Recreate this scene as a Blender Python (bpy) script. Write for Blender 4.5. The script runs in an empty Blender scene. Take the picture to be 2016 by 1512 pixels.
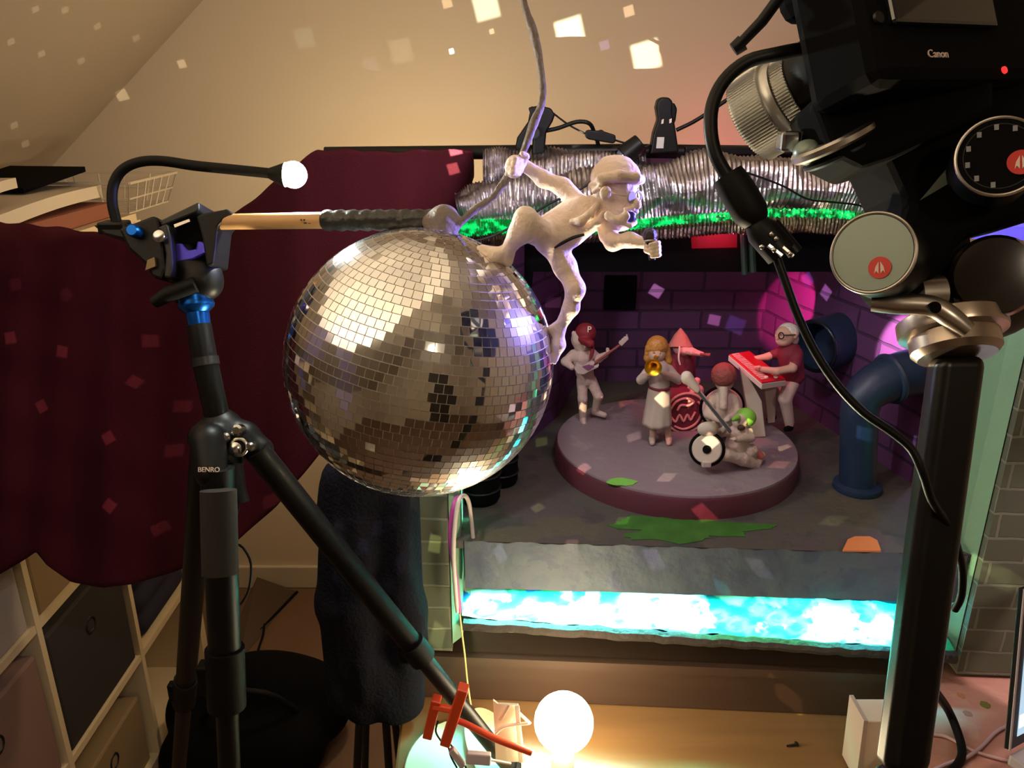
import bpy, bmesh, math, random
import numpy as np
from mathutils import Vector as V, Matrix as M, noise

random.seed(4)
np.random.seed(4)
SC = bpy.context.scene
COL = SC.collection
PI = math.pi
# ------------------------------------------------------------------ camera
W, H = 2016, 1512
F = 1568.0
CAM = V((0, 0, 1.70))
PITCH = math.radians(20)
FW = V((0, math.cos(PITCH), -math.sin(PITCH)))
UP = V((0, math.sin(PITCH), math.cos(PITCH)))
RT = V((1, 0, 0))

def ray(px, py):
    return RT * ((px - W / 2) / F) + UP * ((H / 2 - py) / F) + FW

def PD(px, py, d):            # point at a depth along the view axis
    return CAM + ray(px, py) * d

def PY(px, py, Y):            # point on the vertical plane at distance Y
    r = ray(px, py)
    return CAM + r * (Y / r.y)

def PZ(px, py, z):            # point on the level z
    r = ray(px, py)
    return CAM + r * ((z - CAM.z) / r.z)

def PXX(px, py, X):
    r = ray(px, py)
    return CAM + r * (X / r.x)

cd = bpy.data.cameras.new('camera')
cam = bpy.data.objects.new('view_camera', cd)
COL.objects.link(cam)
cam.location = CAM
cam.rotation_euler = (PI / 2 - PITCH, 0, 0)
cd.sensor_width = 36
cd.lens = 28
cd.clip_start = 0.02
SC.camera = cam

# ------------------------------------------------------------------ materials
def lin(c):
    return tuple(((x / 12.92) if x <= .04045 else ((x + .055) / 1.055) ** 2.4) for x in c)

def rgb(r, g, b):
    return lin((r / 255, g / 255, b / 255)) + (1,)

def mat(name, col, rough=.6, metal=0, bump=0, bscale=60, vary=0, vscale=20, emit=None, es=0, sheen=0, coat=0, spec=.5):
    m = bpy.data.materials.new(name)
    m.use_nodes = True
    nt = m.node_tree
    b = nt.nodes['Principled BSDF']
    b.inputs['Base Color'].default_value = col
    b.inputs['Roughness'].default_value = rough
    b.inputs['Metallic'].default_value = metal
    b.inputs['Specular IOR Level'].default_value = spec
    if sheen:
        b.inputs['Sheen Weight'].default_value = sheen
        b.inputs['Sheen Roughness'].default_value = .5
        b.inputs['Sheen Tint'].default_value = col
    if coat:
        b.inputs['Coat Weight'].default_value = coat
    if emit:
        b.inputs['Emission Color'].default_value = emit
        b.inputs['Emission Strength'].default_value = es
    tc = nt.nodes.new('ShaderNodeTexCoord')
    if vary:
        n = nt.nodes.new('ShaderNodeTexNoise')
        n.inputs['Scale'].default_value = vscale
        n.inputs['Detail'].default_value = 5
        nt.links.new(tc.outputs['Object'], n.inputs['Vector'])
        mx = nt.nodes.new('ShaderNodeMix')
        mx.data_type = 'RGBA'
        mx.inputs[6].default_value = tuple(max(0, x * (1 - vary)) for x in col[:3]) + (1,)
        mx.inputs[7].default_value = tuple(min(1, x * (1 + vary)) for x in col[:3]) + (1,)
        nt.links.new(n.outputs['Fac'], mx.inputs[0])
        nt.links.new(mx.outputs[2], b.inputs['Base Color'])
    if bump:
        n2 = nt.nodes.new('ShaderNodeTexNoise')
        n2.inputs['Scale'].default_value = bscale
        n2.inputs['Detail'].default_value = 4
        nt.links.new(tc.outputs['Object'], n2.inputs['Vector'])
        bp = nt.nodes.new('ShaderNodeBump')
        bp.inputs['Strength'].default_value = bump
        bp.inputs['Distance'].default_value = .01
        nt.links.new(n2.outputs['Fac'], bp.inputs['Height'])
        nt.links.new(bp.outputs['Normal'], b.inputs['Normal'])
    return m

def brick_mat(name, c1, c2, mortar, bw, bh, ms, rough=.7):
    m = bpy.data.materials.new(name)
    m.use_nodes = True
    nt = m.node_tree
    b = nt.nodes['Principled BSDF']
    b.inputs['Roughness'].default_value = rough
    uv = nt.nodes.new('ShaderNodeUVMap')
    t = nt.nodes.new('ShaderNodeTexBrick')
    t.inputs['Color1'].default_value = c1
    t.inputs['Color2'].default_value = c2
    t.inputs['Mortar'].default_value = mortar
    t.inputs['Scale'].default_value = 1
    t.inputs['Mortar Size'].default_value = ms
    t.inputs['Mortar Smooth'].default_value = .3
    t.inputs['Brick Width'].default_value = bw
    t.inputs['Row Height'].default_value = bh
    n = nt.nodes.new('ShaderNodeTexNoise')
    n.inputs['Scale'].default_value = 40
    nt.links.new(uv.outputs['UV'], n.inputs['Vector'])
    mxv = nt.nodes.new('ShaderNodeVectorMath')
    mxv.operation = 'MULTIPLY_ADD'
    mxv.inputs[1].default_value = (.004, .004, .004)
    nt.links.new(n.outputs['Color'], mxv.inputs[0])
    nt.links.new(uv.outputs['UV'], mxv.inputs[2])
    nt.links.new(mxv.outputs[0], t.inputs['Vector'])
    nt.links.new(t.outputs['Color'], b.inputs['Base Color'])
    bp = nt.nodes.new('ShaderNodeBump')
    bp.invert = True
    bp.inputs['Strength'].default_value = .8
    bp.inputs['Distance'].default_value = .003
    nt.links.new(t.outputs['Fac'], bp.inputs['Height'])
    nt.links.new(bp.outputs['Normal'], b.inputs['Normal'])
    return m

def wood_mat(name, c1, c2, scale=6, rough=.45):
    m = bpy.data.materials.new(name)
    m.use_nodes = True
    nt = m.node_tree
    b = nt.nodes['Principled BSDF']
    b.inputs['Roughness'].default_value = rough
    tc = nt.nodes.new('ShaderNodeTexCoord')
    mp = nt.nodes.new('ShaderNodeMapping')
    mp.inputs['Scale'].default_value = (1, 9, 9)
    nt.links.new(tc.outputs['Object'], mp.inputs['Vector'])
    n = nt.nodes.new('ShaderNodeTexNoise')
    n.inputs['Scale'].default_value = scale
    n.inputs['Detail'].default_value = 7
    n.inputs['Distortion'].default_value = .4
    nt.links.new(mp.outputs['Vector'], n.inputs['Vector'])
    mx = nt.nodes.new('ShaderNodeMix')
    mx.data_type = 'RGBA'
    mx.inputs[6].default_value = c1
    mx.inputs[7].default_value = c2
    nt.links.new(n.outputs['Fac'], mx.inputs[0])
    nt.links.new(mx.outputs[2], b.inputs['Base Color'])
    return m

def splat_mat(name, base, spots, scale=9, thr=.62, rough=.6):
    """a base paint with patches of other paints, each with its own noise"""
    m = bpy.data.materials.new(name)
    m.use_nodes = True
    nt = m.node_tree
    b = nt.nodes['Principled BSDF']
    b.inputs['Roughness'].default_value = rough
    tc = nt.nodes.new('ShaderNodeTexCoord')
    prev = None
    for i, c in enumerate(spots):
        mp = nt.nodes.new('ShaderNodeMapping')
        mp.inputs['Location'].default_value = (3.1 * i, 1.7 * i, .5 * i)
        nt.links.new(tc.outputs['Object'], mp.inputs['Vector'])
        n = nt.nodes.new('ShaderNodeTexNoise')
        n.inputs['Scale'].default_value = scale * (1 + .5 * i)
        n.inputs['Detail'].default_value = 6
        nt.links.new(mp.outputs['Vector'], n.inputs['Vector'])
        r = nt.nodes.new('ShaderNodeValToRGB')
        r.color_ramp.elements[0].position = thr
        r.color_ramp.elements[1].position = thr + .03
        nt.links.new(n.outputs['Fac'], r.inputs['Fac'])
        mx = nt.nodes.new('ShaderNodeMix')
        mx.data_type = 'RGBA'
        mx.inputs[6].default_value = base
        mx.inputs[7].default_value = c
        nt.links.new(r.outputs['Color'], mx.inputs[0])
        if prev:
            nt.links.new(prev, mx.inputs[6])
        prev = mx.outputs[2]
    nt.links.new(prev, b.inputs['Base Color'])
    n2 = nt.nodes.new('ShaderNodeTexNoise')
    n2.inputs['Scale'].default_value = 60
    n2.inputs['Detail'].default_value = 5
    nt.links.new(tc.outputs['Object'], n2.inputs['Vector'])
    bp = nt.nodes.new('ShaderNodeBump')
    bp.inputs['Strength'].default_value = .5
    bp.inputs['Distance'].default_value = .004
    nt.links.new(n2.outputs['Fac'], bp.inputs['Height'])
    nt.links.new(bp.outputs['Normal'], b.inputs['Normal'])
    return m

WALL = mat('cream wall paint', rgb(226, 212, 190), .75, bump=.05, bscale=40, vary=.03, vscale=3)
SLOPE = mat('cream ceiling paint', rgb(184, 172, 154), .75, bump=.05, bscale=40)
FLOORM = mat('brown floor', rgb(120, 92, 72), .6, vary=.12, vscale=12)
TRIM = mat('white trim', rgb(215, 205, 185), .5)
CLOTH = mat('burgundy fleece', rgb(68, 21, 31), .95, bump=.25, bscale=350, sheen=.08, spec=.1)
DARKCLOTH = mat('navy black cloth', rgb(20, 19, 27), .95, bump=.3, bscale=200, sheen=.06, spec=.1)
BLACK = mat('black plastic', rgb(11, 11, 12), .45, spec=.25)
BLACKM = mat('black rubber', rgb(10, 10, 11), .6, spec=.18)
MATTE = mat('matte black', rgb(10, 9, 10), .85, spec=.08)
POSTM = mat('satin black', rgb(7, 7, 7), .34, spec=.5)
CLAYB = mat('pinkish grey clay', rgb(186, 160, 152), .65, bump=.28, bscale=130, vary=.05, vscale=30)
GREYB = mat('dark grey metal', rgb(46, 46, 46), .4, .6)
CHROME = mat('chrome', rgb(200, 200, 200), .18, 1)
STEEL = mat('brushed steel', rgb(190, 184, 176), .32, 1)
MIRROR = mat('mirror glass', rgb(246, 246, 246), .03, 1)
_n = MIRROR.node_tree
_g = _n.nodes.new('ShaderNodeBsdfGlossy')
_g.inputs['Roughness'].default_value = .30
_m = _n.nodes.new('ShaderNodeMixShader')
_m.inputs[0].default_value = .11
_n.links.new(_n.nodes['Principled BSDF'].outputs[0], _m.inputs[1])
_n.links.new(_g.outputs[0], _m.inputs[2])
_n.links.new(_m.outputs[0], _n.nodes['Material Output'].inputs[0])
GROUT = mat('ball grout', rgb(205, 198, 186), .6)
CLAY = mat('white clay', rgb(232, 212, 194), .6, bump=.35, bscale=110, vary=.06, vscale=30)
GREYCLAY = mat('grey brown clay', rgb(118, 106, 98), .65, bump=.35, bscale=120)
WOODP = wood_mat('pale wood', rgb(214, 172, 118), rgb(192, 146, 92), 9, .4)
TABLEW = wood_mat('table wood', rgb(140, 106, 66), rgb(112, 82, 48), 4, .4)
FASCIAW = wood_mat('dark brown wood', rgb(74, 52, 38), rgb(60, 42, 30), 5, .6)
TAPE = mat('black tape', rgb(40, 40, 38), .35, bump=.4, bscale=70)
BLUEAN = mat('blue anodised', rgb(20, 92, 190), .3, .85)
VIOLAN = mat('violet anodised', rgb(70, 60, 190), .3, .7)
PURPLE = brick_mat('purple brick', rgb(92, 50, 98), rgb(84, 46, 92), rgb(58, 33, 68), .13, .042, .003)
GREENB = brick_mat('grey green brick', rgb(84, 88, 72), rgb(76, 80, 66), rgb(108, 110, 94), .085, .036, .0022)
EDGEG = mat('pale green edge', rgb(110, 150, 122), .6, bump=.2, bscale=60)
STAGEF = splat_mat('stage floor paint', rgb(72, 69, 64), [rgb(80, 74, 63), rgb(60, 58, 58), rgb(74, 66, 68)], 7, .56)
LIPM = splat_mat('blue grey lip paint', rgb(76, 86, 100), [rgb(71, 80, 98), rgb(79, 90, 101)], 20, .5)
LEDGEM = splat_mat('wet ledge paint', rgb(190, 215, 215), [rgb(30, 120, 160), rgb(40, 150, 100), rgb(210, 225, 190), rgb(40, 90, 150)], 9, .56, .35)
DISCTOP = splat_mat('disc top paint', rgb(128, 112, 120), [rgb(118, 100, 112), rgb(138, 124, 126)], 8, .58)
DISCSIDE = mat('maroon disc side', rgb(86, 34, 50), .6, bump=.1, bscale=60)
PIPEB = mat('blue pipe', rgb(25, 43, 70), .45, vary=.15, vscale=30, bump=.06, bscale=90)
FOIL = mat('silver foil', rgb(176, 170, 178), .3, 1, bump=.25, bscale=60)
GREENGLINT = mat('green glint glow', rgb(10, 120, 50), .2, .3, emit=rgb(0, 235, 110), es=.55)  # green LED reflection on the duct, put in as patchy emission
_n = GREENGLINT.node_tree
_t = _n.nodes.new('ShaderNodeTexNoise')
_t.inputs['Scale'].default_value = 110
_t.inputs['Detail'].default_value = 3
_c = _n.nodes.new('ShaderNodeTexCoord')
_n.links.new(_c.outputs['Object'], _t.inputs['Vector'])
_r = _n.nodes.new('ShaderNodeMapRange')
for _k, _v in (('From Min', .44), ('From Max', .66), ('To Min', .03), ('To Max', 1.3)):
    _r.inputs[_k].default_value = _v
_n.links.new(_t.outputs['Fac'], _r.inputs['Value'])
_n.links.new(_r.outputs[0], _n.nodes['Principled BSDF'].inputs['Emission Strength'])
BULB = mat('lit warm bulb', rgb(255, 240, 210), .3, emit=(1, .80, .50, 1), es=60)
LED = mat('lit white lamp', rgb(255, 255, 250), .3, emit=(.92, 1, .93, 1), es=720)
RED = mat('red plastic', rgb(190, 20, 40), .4)
SHIRT = mat('maroon shirt', rgb(112, 26, 48), .75, bump=.2, bscale=160)
CAPR = mat('dark red cap', rgb(120, 18, 28), .7)
HAIRB = mat('brown hair', rgb(168, 112, 48), .5, bump=.4, bscale=120)
HAIRD = mat('dark brown hair', rgb(64, 40, 30), .6)
HAIRR = mat('red brown hair', rgb(132, 62, 58), .7, bump=.4, bscale=160)
HAIRW = mat('white hair', rgb(205, 200, 192), .7, bump=.4, bscale=160)
SKIN = mat('pale clay skin', rgb(190, 152, 134), .6)
BRASS = mat('brass', rgb(214, 158, 40), .28, .9)
SKIRT = mat('pale cloth', rgb(184, 162, 156), .75)
WHITE = mat('white paint', rgb(196, 182, 172), .55)
PINK = mat('pink clay', rgb(214, 150, 146), .6, bump=.3, bscale=150)
GREENHAT = mat('green felt', rgb(120, 172, 62), .7)
ORANGE = mat('orange plastic', rgb(214, 74, 36), .45)
PALEGREEN = mat('pale green glaze', rgb(186, 206, 168), .4)
OLIVE = mat('pale olive card', rgb(188, 186, 150), .6)
CARD = mat('white card', rgb(236, 226, 204), .55)
GREYPL = mat('grey lilac plastic', rgb(176, 166, 172), .5)
PINKB = splat_mat('pinkish board', rgb(202, 148, 134), [rgb(188, 140, 118), rgb(206, 160, 146)], 6, .6)
PAPER = mat('white paper', rgb(228, 216, 196), .8)
PAPERR = mat('red brown paper', rgb(150, 92, 72), .8)
SHELFW = mat('white shelf', rgb(226, 208, 172), .5)
BOXG = mat('charcoal box', rgb(46, 44, 46), .8)
BOXB = mat('beige box', rgb(150, 128, 96), .8)
BOXW = mat('pale grey box', rgb(176, 166, 160), .7)
BOXR = mat('pinkish brown box', rgb(134, 106, 96), .8)
NAVY = mat('navy fabric', rgb(34, 34, 58), .9)
SCREEN = mat('lit screen', rgb(20, 20, 20), .2, emit=(.45, .65, .8, 1), es=1.0)
SCREENW = mat('lit white window', rgb(20, 20, 20), .2, emit=(.95, .95, .9, 1), es=1.6)
DISCGREY = mat('grey green dial face', rgb(132, 146, 138), .35, .3)
REDLOGO = mat('red emblem', rgb(200, 44, 34), .4, emit=rgb(200, 44, 34), es=0)
PALE = mat('pale print', rgb(226, 206, 196), .5)
BLUEGREY = mat('blue grey print', rgb(130, 134, 140), .5)
DARKPRINT = mat('dark print', rgb(40, 34, 30), .6)
REDLED = mat('lit red light', rgb(120, 10, 10), .3, emit=rgb(255, 50, 50), es=1.2)
GLASS = mat('dark lens glass', rgb(20, 26, 30), .06, coat=1)
BLUEMOUTH = mat('dark blue mouth', rgb(36, 38, 96), .5)
VIOLETRIM = mat('lit violet lamp rim', rgb(90, 80, 200), .25, emit=rgb(110, 95, 255), es=.9)
CABLEP = mat('pink cable', rgb(178, 74, 150), .5)
CABLEW = mat('pale cable', rgb(206, 196, 190), .5)
TERRA = mat('terracotta clay', rgb(196, 118, 66), .7)
HATST = mat('straw hat', rgb(160, 110, 96), .8, bump=.4, bscale=140)

# ------------------------------------------------------------------ mesh kit
class MB:
    def __init__(s):
        s.v = []
        s.f = []

    def add(s, vs, fs):
        o = len(s.v)
        s.v += [V(p) for p in vs]
        s.f += [tuple(i + o for i in f) for f in fs]
        return s

    def hexa(s, p):            # 8 corners, bottom loop then top loop
        return s.add(p, [(3, 2, 1, 0), (4, 5, 6, 7), (0, 1, 5, 4), (1, 2, 6, 5), (2, 3, 7, 6), (3, 0, 4, 7)])

    def box(s, c, size, R=None):
        c = V(c)
        R = R or M.Identity(3)
        a, b, d = size[0] / 2, size[1] / 2, size[2] / 2
        return s.hexa([c + R @ V(q) for q in ((-a, -b, -d), (a, -b, -d), (a, b, -d), (-a, b, -d), (-a, -b, d), (a, -b, d), (a, b, d), (-a, b, d))])

    def prism(s, poly, vec):
        n = len(poly)
        vec = V(vec)
        P = [V(p) for p in poly]
        return s.add(P + [p + vec for p in P], [tuple(range(n))[::-1], tuple(range(n, 2 * n))] + [(i, (i + 1) % n, n + (i + 1) % n, n + i) for i in range(n)])

    def tube(s, pts, r, n=10, smooth=4, cap=True, flat=1.0):
        pts = [V(p) for p in pts]
        rs = list(r) if hasattr(r, '__len__') else [r] * len(pts)
        if smooth > 1 and len(pts) > 2:
            q, qr = [], []
            for i in range(len(pts) - 1):
                p0, p1, p2, p3 = pts[max(0, i - 1)], pts[i], pts[i + 1], pts[min(len(pts) - 1, i + 2)]
                for k in range(smooth):
                    t = k / smooth
                    q.append(.5 * (2 * p1 + (p2 - p0) * t + (2 * p0 - 5 * p1 + 4 * p2 - p3) * t * t + (3 * p1 - p0 - 3 * p2 + p3) * t ** 3))
                    qr.append(rs[i] * (1 - t) + rs[i + 1] * t)
            q.append(pts[-1])
            qr.append(rs[-1])
            pts, rs = q, qr
        vs, fs = [], []
        nrm = None
        for i, p in enumerate(pts):
            t = (pts[min(i + 1, len(pts) - 1)] - pts[max(i - 1, 0)]).normalized()
            if nrm is None:
                nrm = t.orthogonal().normalized() if abs(t.z) > .95 else V((0, 0, 1)).cross(t).normalized()
            nrm = (nrm - t * nrm.dot(t)).normalized()
            bn = t.cross(nrm)
            for k in range(n):
                a = 2 * PI * k / n
                vs.append(p + (nrm * math.cos(a) + bn * math.sin(a) * flat) * rs[i])
        for i in range(len(pts) - 1):
            for k in range(n):
                a, b = i * n + k, i * n + (k + 1) % n
                fs.append((a, b, b + n, a + n))
        if cap:
            fs.append(tuple(range(n))[::-1])
            o = (len(pts) - 1) * n
            fs.append(tuple(range(o, o + n)))
        return s.add(vs, fs)

    def lathe(s, prof, o, axis=(0, 0, 1), n=32, sx=1.0):
        o = V(o)
        ax = V(axis).normalized()
        u = V((0, 0, 1)).cross(ax) if abs(ax.z) < .98 else V((1, 0, 0))
        u.normalize()
        w = ax.cross(u)
        vs, fs = [], []
        for r, h in prof:
            for k in range(n):
                a = 2 * PI * k / n
                vs.append(o + ax * h + (u * math.cos(a) * sx + w * math.sin(a)) * max(r, 1e-5))
        for i in range(len(prof) - 1):
            for k in range(n):
                a, b = i * n + k, i * n + (k + 1) % n
                fs.append((a, b, b + n, a + n))
        fs.append(tuple(range(n))[::-1])
        q = (len(prof) - 1) * n
        fs.append(tuple(range(q, q + n)))
        return s.add(vs, fs)

    def ball(s, c, r, n=20, sc=(1, 1, 1), R=None):
        c = V(c)
        R = R or M.Identity(3)
        m = n // 2
        vs = [c + R @ V((0, 0, -r * sc[2]))]
        for i in range(1, m):
            p = -PI / 2 + PI * i / m
            for k in range(n):
                a = 2 * PI * k / n
                vs.append(c + R @ V((r * math.cos(p) * math.cos(a) * sc[0], r * math.cos(p) * math.sin(a) * sc[1], r * math.sin(p) * sc[2])))
        vs.append(c + R @ V((0, 0, r * sc[2])))
        fs = []
        for k in range(n):
            fs.append((0, 1 + (k + 1) % n, 1 + k))
            for i in range(m - 2):
                a, b = 1 + i * n + k, 1 + i * n + (k + 1) % n
                fs.append((a, b, b + n, a + n))
            e = 1 + (m - 2) * n
            fs.append((e + k, e + (k + 1) % n, len(vs) - 1))
        return s.add(vs, fs)

    def torus(s, o, axis, R, r, n=36, m=8, sx=1.0):
        o = V(o)
        ax = V(axis).normalized()
        u = V((0, 0, 1)).cross(ax) if abs(ax.z) < .98 else V((1, 0, 0))
        u.normalize()
        w = ax.cross(u)
        vs, fs = [], []
        for k in range(n):
            a = 2 * PI * k / n
            d = u * math.cos(a) * sx + w * math.sin(a)
            for j in range(m):
                b = 2 * PI * j / m
                vs.append(o + d * (R + r * math.cos(b)) + ax * r * math.sin(b))
        for k in range(n):
            for j in range(m):
                fs.append((k * m + j, ((k + 1) % n) * m + j, ((k + 1) % n) * m + (j + 1) % m, k * m + (j + 1) % m))
        return s.add(vs, fs)

    def grid(s, pts):          # rows of points
        r, c = len(pts), len(pts[0])
        return s.add([p for row in pts for p in row], [(i * c + j, i * c + j + 1, (i + 1) * c + j + 1, (i + 1) * c + j) for i in range(r - 1) for j in range(c - 1)])

    def build(s, name, m, parent=None, smooth=True, bevel=0, solid=0, subd=0, fix=True):
        return make_mesh(name, s.v, s.f, m, parent, smooth, bevel, solid, subd, fix)

def root_loc(o):
    p = V((0, 0, 0))
    while o is not None:
        p += o.location
        o = o.parent
    return p

def make_mesh(name, vs, fs, m, parent=None, smooth=True, bevel=0, solid=0, subd=0, fix=True):
    vs = np.array([tuple(v) for v in vs], dtype=np.float64)
    if parent is None:
        lo, hi = vs.min(0), vs.max(0)
        loc = V(((lo[0] + hi[0]) / 2, (lo[1] + hi[1]) / 2, lo[2]))
    else:
        loc = root_loc(parent)
    vv = vs - np.array(loc)
    me = bpy.data.meshes.new(name)
    me.from_pydata(vv.tolist(), [], [list(f) for f in fs])
    if fix:
        bm = bmesh.new()
        bm.from_mesh(me)
        bmesh.ops.recalc_face_normals(bm, faces=bm.faces)
        bm.to_mesh(me)
        bm.free()
    uvl = me.uv_layers.new(name='UVMap')
    for p in me.polygons:
        n = p.normal
        h = V((1, 0, 0)) if abs(n.z) > .9 else V((0, 0, 1)).cross(n).normalized()
        w = n.cross(h)
        for li in p.loop_indices:
            q = me.vertices[me.loops[li].vertex_index].co
            uvl.data[li].uv = (q.dot(h), q.dot(w))
    me.materials.append(m)
    if smooth:
        for p in me.polygons:
            p.use_smooth = True
        me.set_sharp_from_angle(angle=math.radians(38))
    o = bpy.data.objects.new(name, me)
    COL.objects.link(o)
    if parent is None:
        o.location = loc
    else:
        o.parent = parent
    if solid:
        md = o.modifiers.new('solid', 'SOLIDIFY')
        md.thickness = solid
        md.offset = 0
    if bevel:
        md = o.modifiers.new('bevel', 'BEVEL')
        md.width = bevel
        md.segments = 4 if smooth else 2
        md.harden_normals = smooth
        md.limit_method = 'ANGLE'
    if subd:
        md = o.modifiers.new('sub', 'SUBSURF')
        md.levels = md.render_levels = subd
    return o

class Blob:
    """smoothly joined clay volume: capsules and ellipsoids, meshed with surface nets"""
    def __init__(s, k=.004):
        s.k = k
        s.it = []

    def cap(s, a, b, ra, rb=None, k=None):
        s.it.append(('c', np.array(a), np.array(b), ra, ra if rb is None else rb, s.k if k is None else k, 1))
        return s

    def chain(s, pts, rs, k=None):
        for i in range(len(pts) - 1):
            s.cap(pts[i], pts[i + 1], rs[i], rs[i + 1], k)
        return s

    def ell(s, c, r, R=None, k=None, sign=1):
        R = np.array(R if R is not None else M.Identity(3))
        s.it.append(('e', np.array(c), np.array(r, float), R, 0, s.k if k is None else k, sign))
        return s

    def mesh(s, res):
        lo, hi = np.full(3, 1e9), np.full(3, -1e9)
        bb = []
        for q in s.it:
            if q[0] == 'c':
                r = max(q[3], q[4])
                a, b = np.minimum(q[1], q[2]) - r, np.maximum(q[1], q[2]) + r
            else:
                r = q[2].max()
                a, b = q[1] - r, q[1] + r
            bb.append((a, b))
            if q[6] > 0:
                lo, hi = np.minimum(lo, a), np.maximum(hi, b)
        lo -= 3 * res
        hi += 3 * res
        n = np.ceil((hi - lo) / res).astype(int) + 1
        Fd = np.full(n, 1.0)
        for q, (a, b) in zip(s.it, bb):
            k = q[5]
            i0 = np.clip(np.floor((a - 2 * k - 3 * res - lo) / res).astype(int), 0, n - 1)
            i1 = np.clip(np.ceil((b + 2 * k + 3 * res - lo) / res).astype(int) + 1, 1, n)
            if (i1 <= i0).any():
                continue
            ax = [lo[d] + res * np.arange(i0[d], i1[d]) for d in range(3)]
            X = np.stack(np.meshgrid(*ax, indexing='ij'), -1)
            if q[0] == 'c':
                ab = q[2] - q[1]
                L = max(ab @ ab, 1e-12)
                t = np.clip(((X - q[1]) @ ab) / L, 0, 1)
                d = np.linalg.norm(X - q[1] - t[..., None] * ab, axis=-1) - (q[3] + (q[4] - q[3]) * t)
            else:
                Y = (X - q[1]) @ q[3]
                nn = np.linalg.norm(Y / q[2], axis=-1)
                n2 = np.linalg.norm(Y / (q[2] ** 2), axis=-1)
                d = nn * (nn - 1) / np.maximum(n2, 1e-9)
            sl = tuple(slice(i0[e], i1[e]) for e in range(3))
            g = Fd[sl]
            if q[6] > 0:
                h = np.clip(.5 + .5 * (g - d) / k, 0, 1)
                Fd[sl] = g * (1 - h) + d * h - k * h * (1 - h)
            else:
                h = np.clip(.5 - .5 * (g + d) / k, 0, 1)
                Fd[sl] = g * (1 - h) - d * h + k * h * (1 - h)
        ins = Fd < 0
        c = n - 1
        acc = np.zeros(tuple(c) + (3,))
        cnt = np.zeros(tuple(c))
        for d in range(3):
            e = [x for x in range(3) if x != d]
            s0 = [slice(None)] * 3
            s1 = [slice(None)] * 3
            s0[d] = slice(0, -1)
            s1[d] = slice(1, None)
            f0, f1 = Fd[tuple(s0)], Fd[tuple(s1)]
            cr = ins[tuple(s0)] != ins[tuple(s1)]
            t = np.where(cr, f0 / np.where(f0 == f1, 1, f0 - f1), 0)
            for u in (0, 1):
                for w in (0, 1):
                    sl = [slice(None)] * 3
                    sl[e[0]] = slice(u, u + c[e[0]])
                    sl[e[1]] = slice(w, w + c[e[1]])
                    m_, t_ = cr[tuple(sl)], t[tuple(sl)]
                    cnt += m_
                    acc[..., d] += np.where(m_, t_, 0)
                    acc[..., e[0]] += m_ * u
                    acc[..., e[1]] += m_ * w
        act = cnt > 0
        idx = np.full(tuple(c), -1)
        ii = np.argwhere(act)
        idx[act] = np.arange(len(ii))
        vs = lo + res * (ii + acc[act] / cnt[act][:, None])
        fs = []
        for d in range(3):
            e = [(d + 1) % 3, (d + 2) % 3]
            s0 = [slice(1, -1)] * 3
            s1 = [slice(1, -1)] * 3
            s0[d] = slice(0, -1)
            s1[d] = slice(1, None)
            a, b = ins[tuple(s0)], ins[tuple(s1)]
            for want in (True, False):
                g = np.argwhere((a != b) & (a == want))
                if not len(g):
                    continue
                base = g.copy()
                base[:, e[0]] += 1
                base[:, e[1]] += 1
                q = []
                for (u, w) in ((-1, -1), (0, -1), (0, 0), (-1, 0)):
                    z = base.copy()
                    z[:, e[0]] += u
                    z[:, e[1]] += w
                    q.append(idx[z[:, 0], z[:, 1], z[:, 2]])
                q = np.stack(q, 1)
                if not want:
                    q = q[:, ::-1]
                fs += q[(q >= 0).all(1)].tolist()
        return vs, fs

    def build(s, name, m, parent=None, res=.0015, lump=0, lsc=70):
        vs, fs = s.mesh(res)
        if lump:
            vs = [V(v) + noise.noise_vector(V(v) * lsc) * lump + noise.noise_vector(V(v) * lsc * 2.6) * lump * .4 for v in vs]
        o = make_mesh(name, vs, fs, m, parent, True, fix=False)
        md = o.modifiers.new('smooth', 'SMOOTH')
        md.factor = .5
        md.iterations = 2
        return o

def tag(o, label=None, cat=None, group=None, kind=None):
    if label:
        o['label'] = label
    if cat:
        o['category'] = cat
    if group:
        o['group'] = group
    if kind:
        o['kind'] = kind
    return o

def thing(name, loc, label, cat, group=None):
    o = bpy.data.objects.new(name, None)
    COL.objects.link(o)
    o.location = V(loc)
    o.empty_display_size = .02
    return tag(o, label, cat, group)

def struct(o):
    o['kind'] = 'structure'
    return o

def text_obj(name, txt, size, loc, xdir, ydir, m, parent, ext=.0004):
    cu = bpy.data.curves.new(name, 'FONT')
    cu.body = txt
    cu.size = size
    cu.extrude = ext
    cu.align_x = 'CENTER'
    cu.align_y = 'CENTER'
    tmp = bpy.data.objects.new(name, cu)
    COL.objects.link(tmp)
    dg = bpy.context.evaluated_depsgraph_get()
    me = bpy.data.meshes.new_from_object(tmp.evaluated_get(dg))
    COL.objects.unlink(tmp)
    bpy.data.objects.remove(tmp)
    x = V(xdir).normalized()
    y = V(ydir)
    y = (y - x * y.dot(x)).normalized()
    z = x.cross(y)
    R = M((x, y, z)).transposed()
    off = V(loc) - root_loc(parent)
    for v in me.vertices:
        v.co = R @ v.co + off
    me.materials.clear()
    me.materials.append(m)
    me.name = name
    o = bpy.data.objects.new(name, me)
    COL.objects.link(o)
    o.parent = parent
    return o

def rot_axes(x, y):
    x = V(x).normalized()
    y = V(y)
    y = (y - x * y.dot(x)).normalized()
    return M((x, y, x.cross(y))).transposed()

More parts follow.
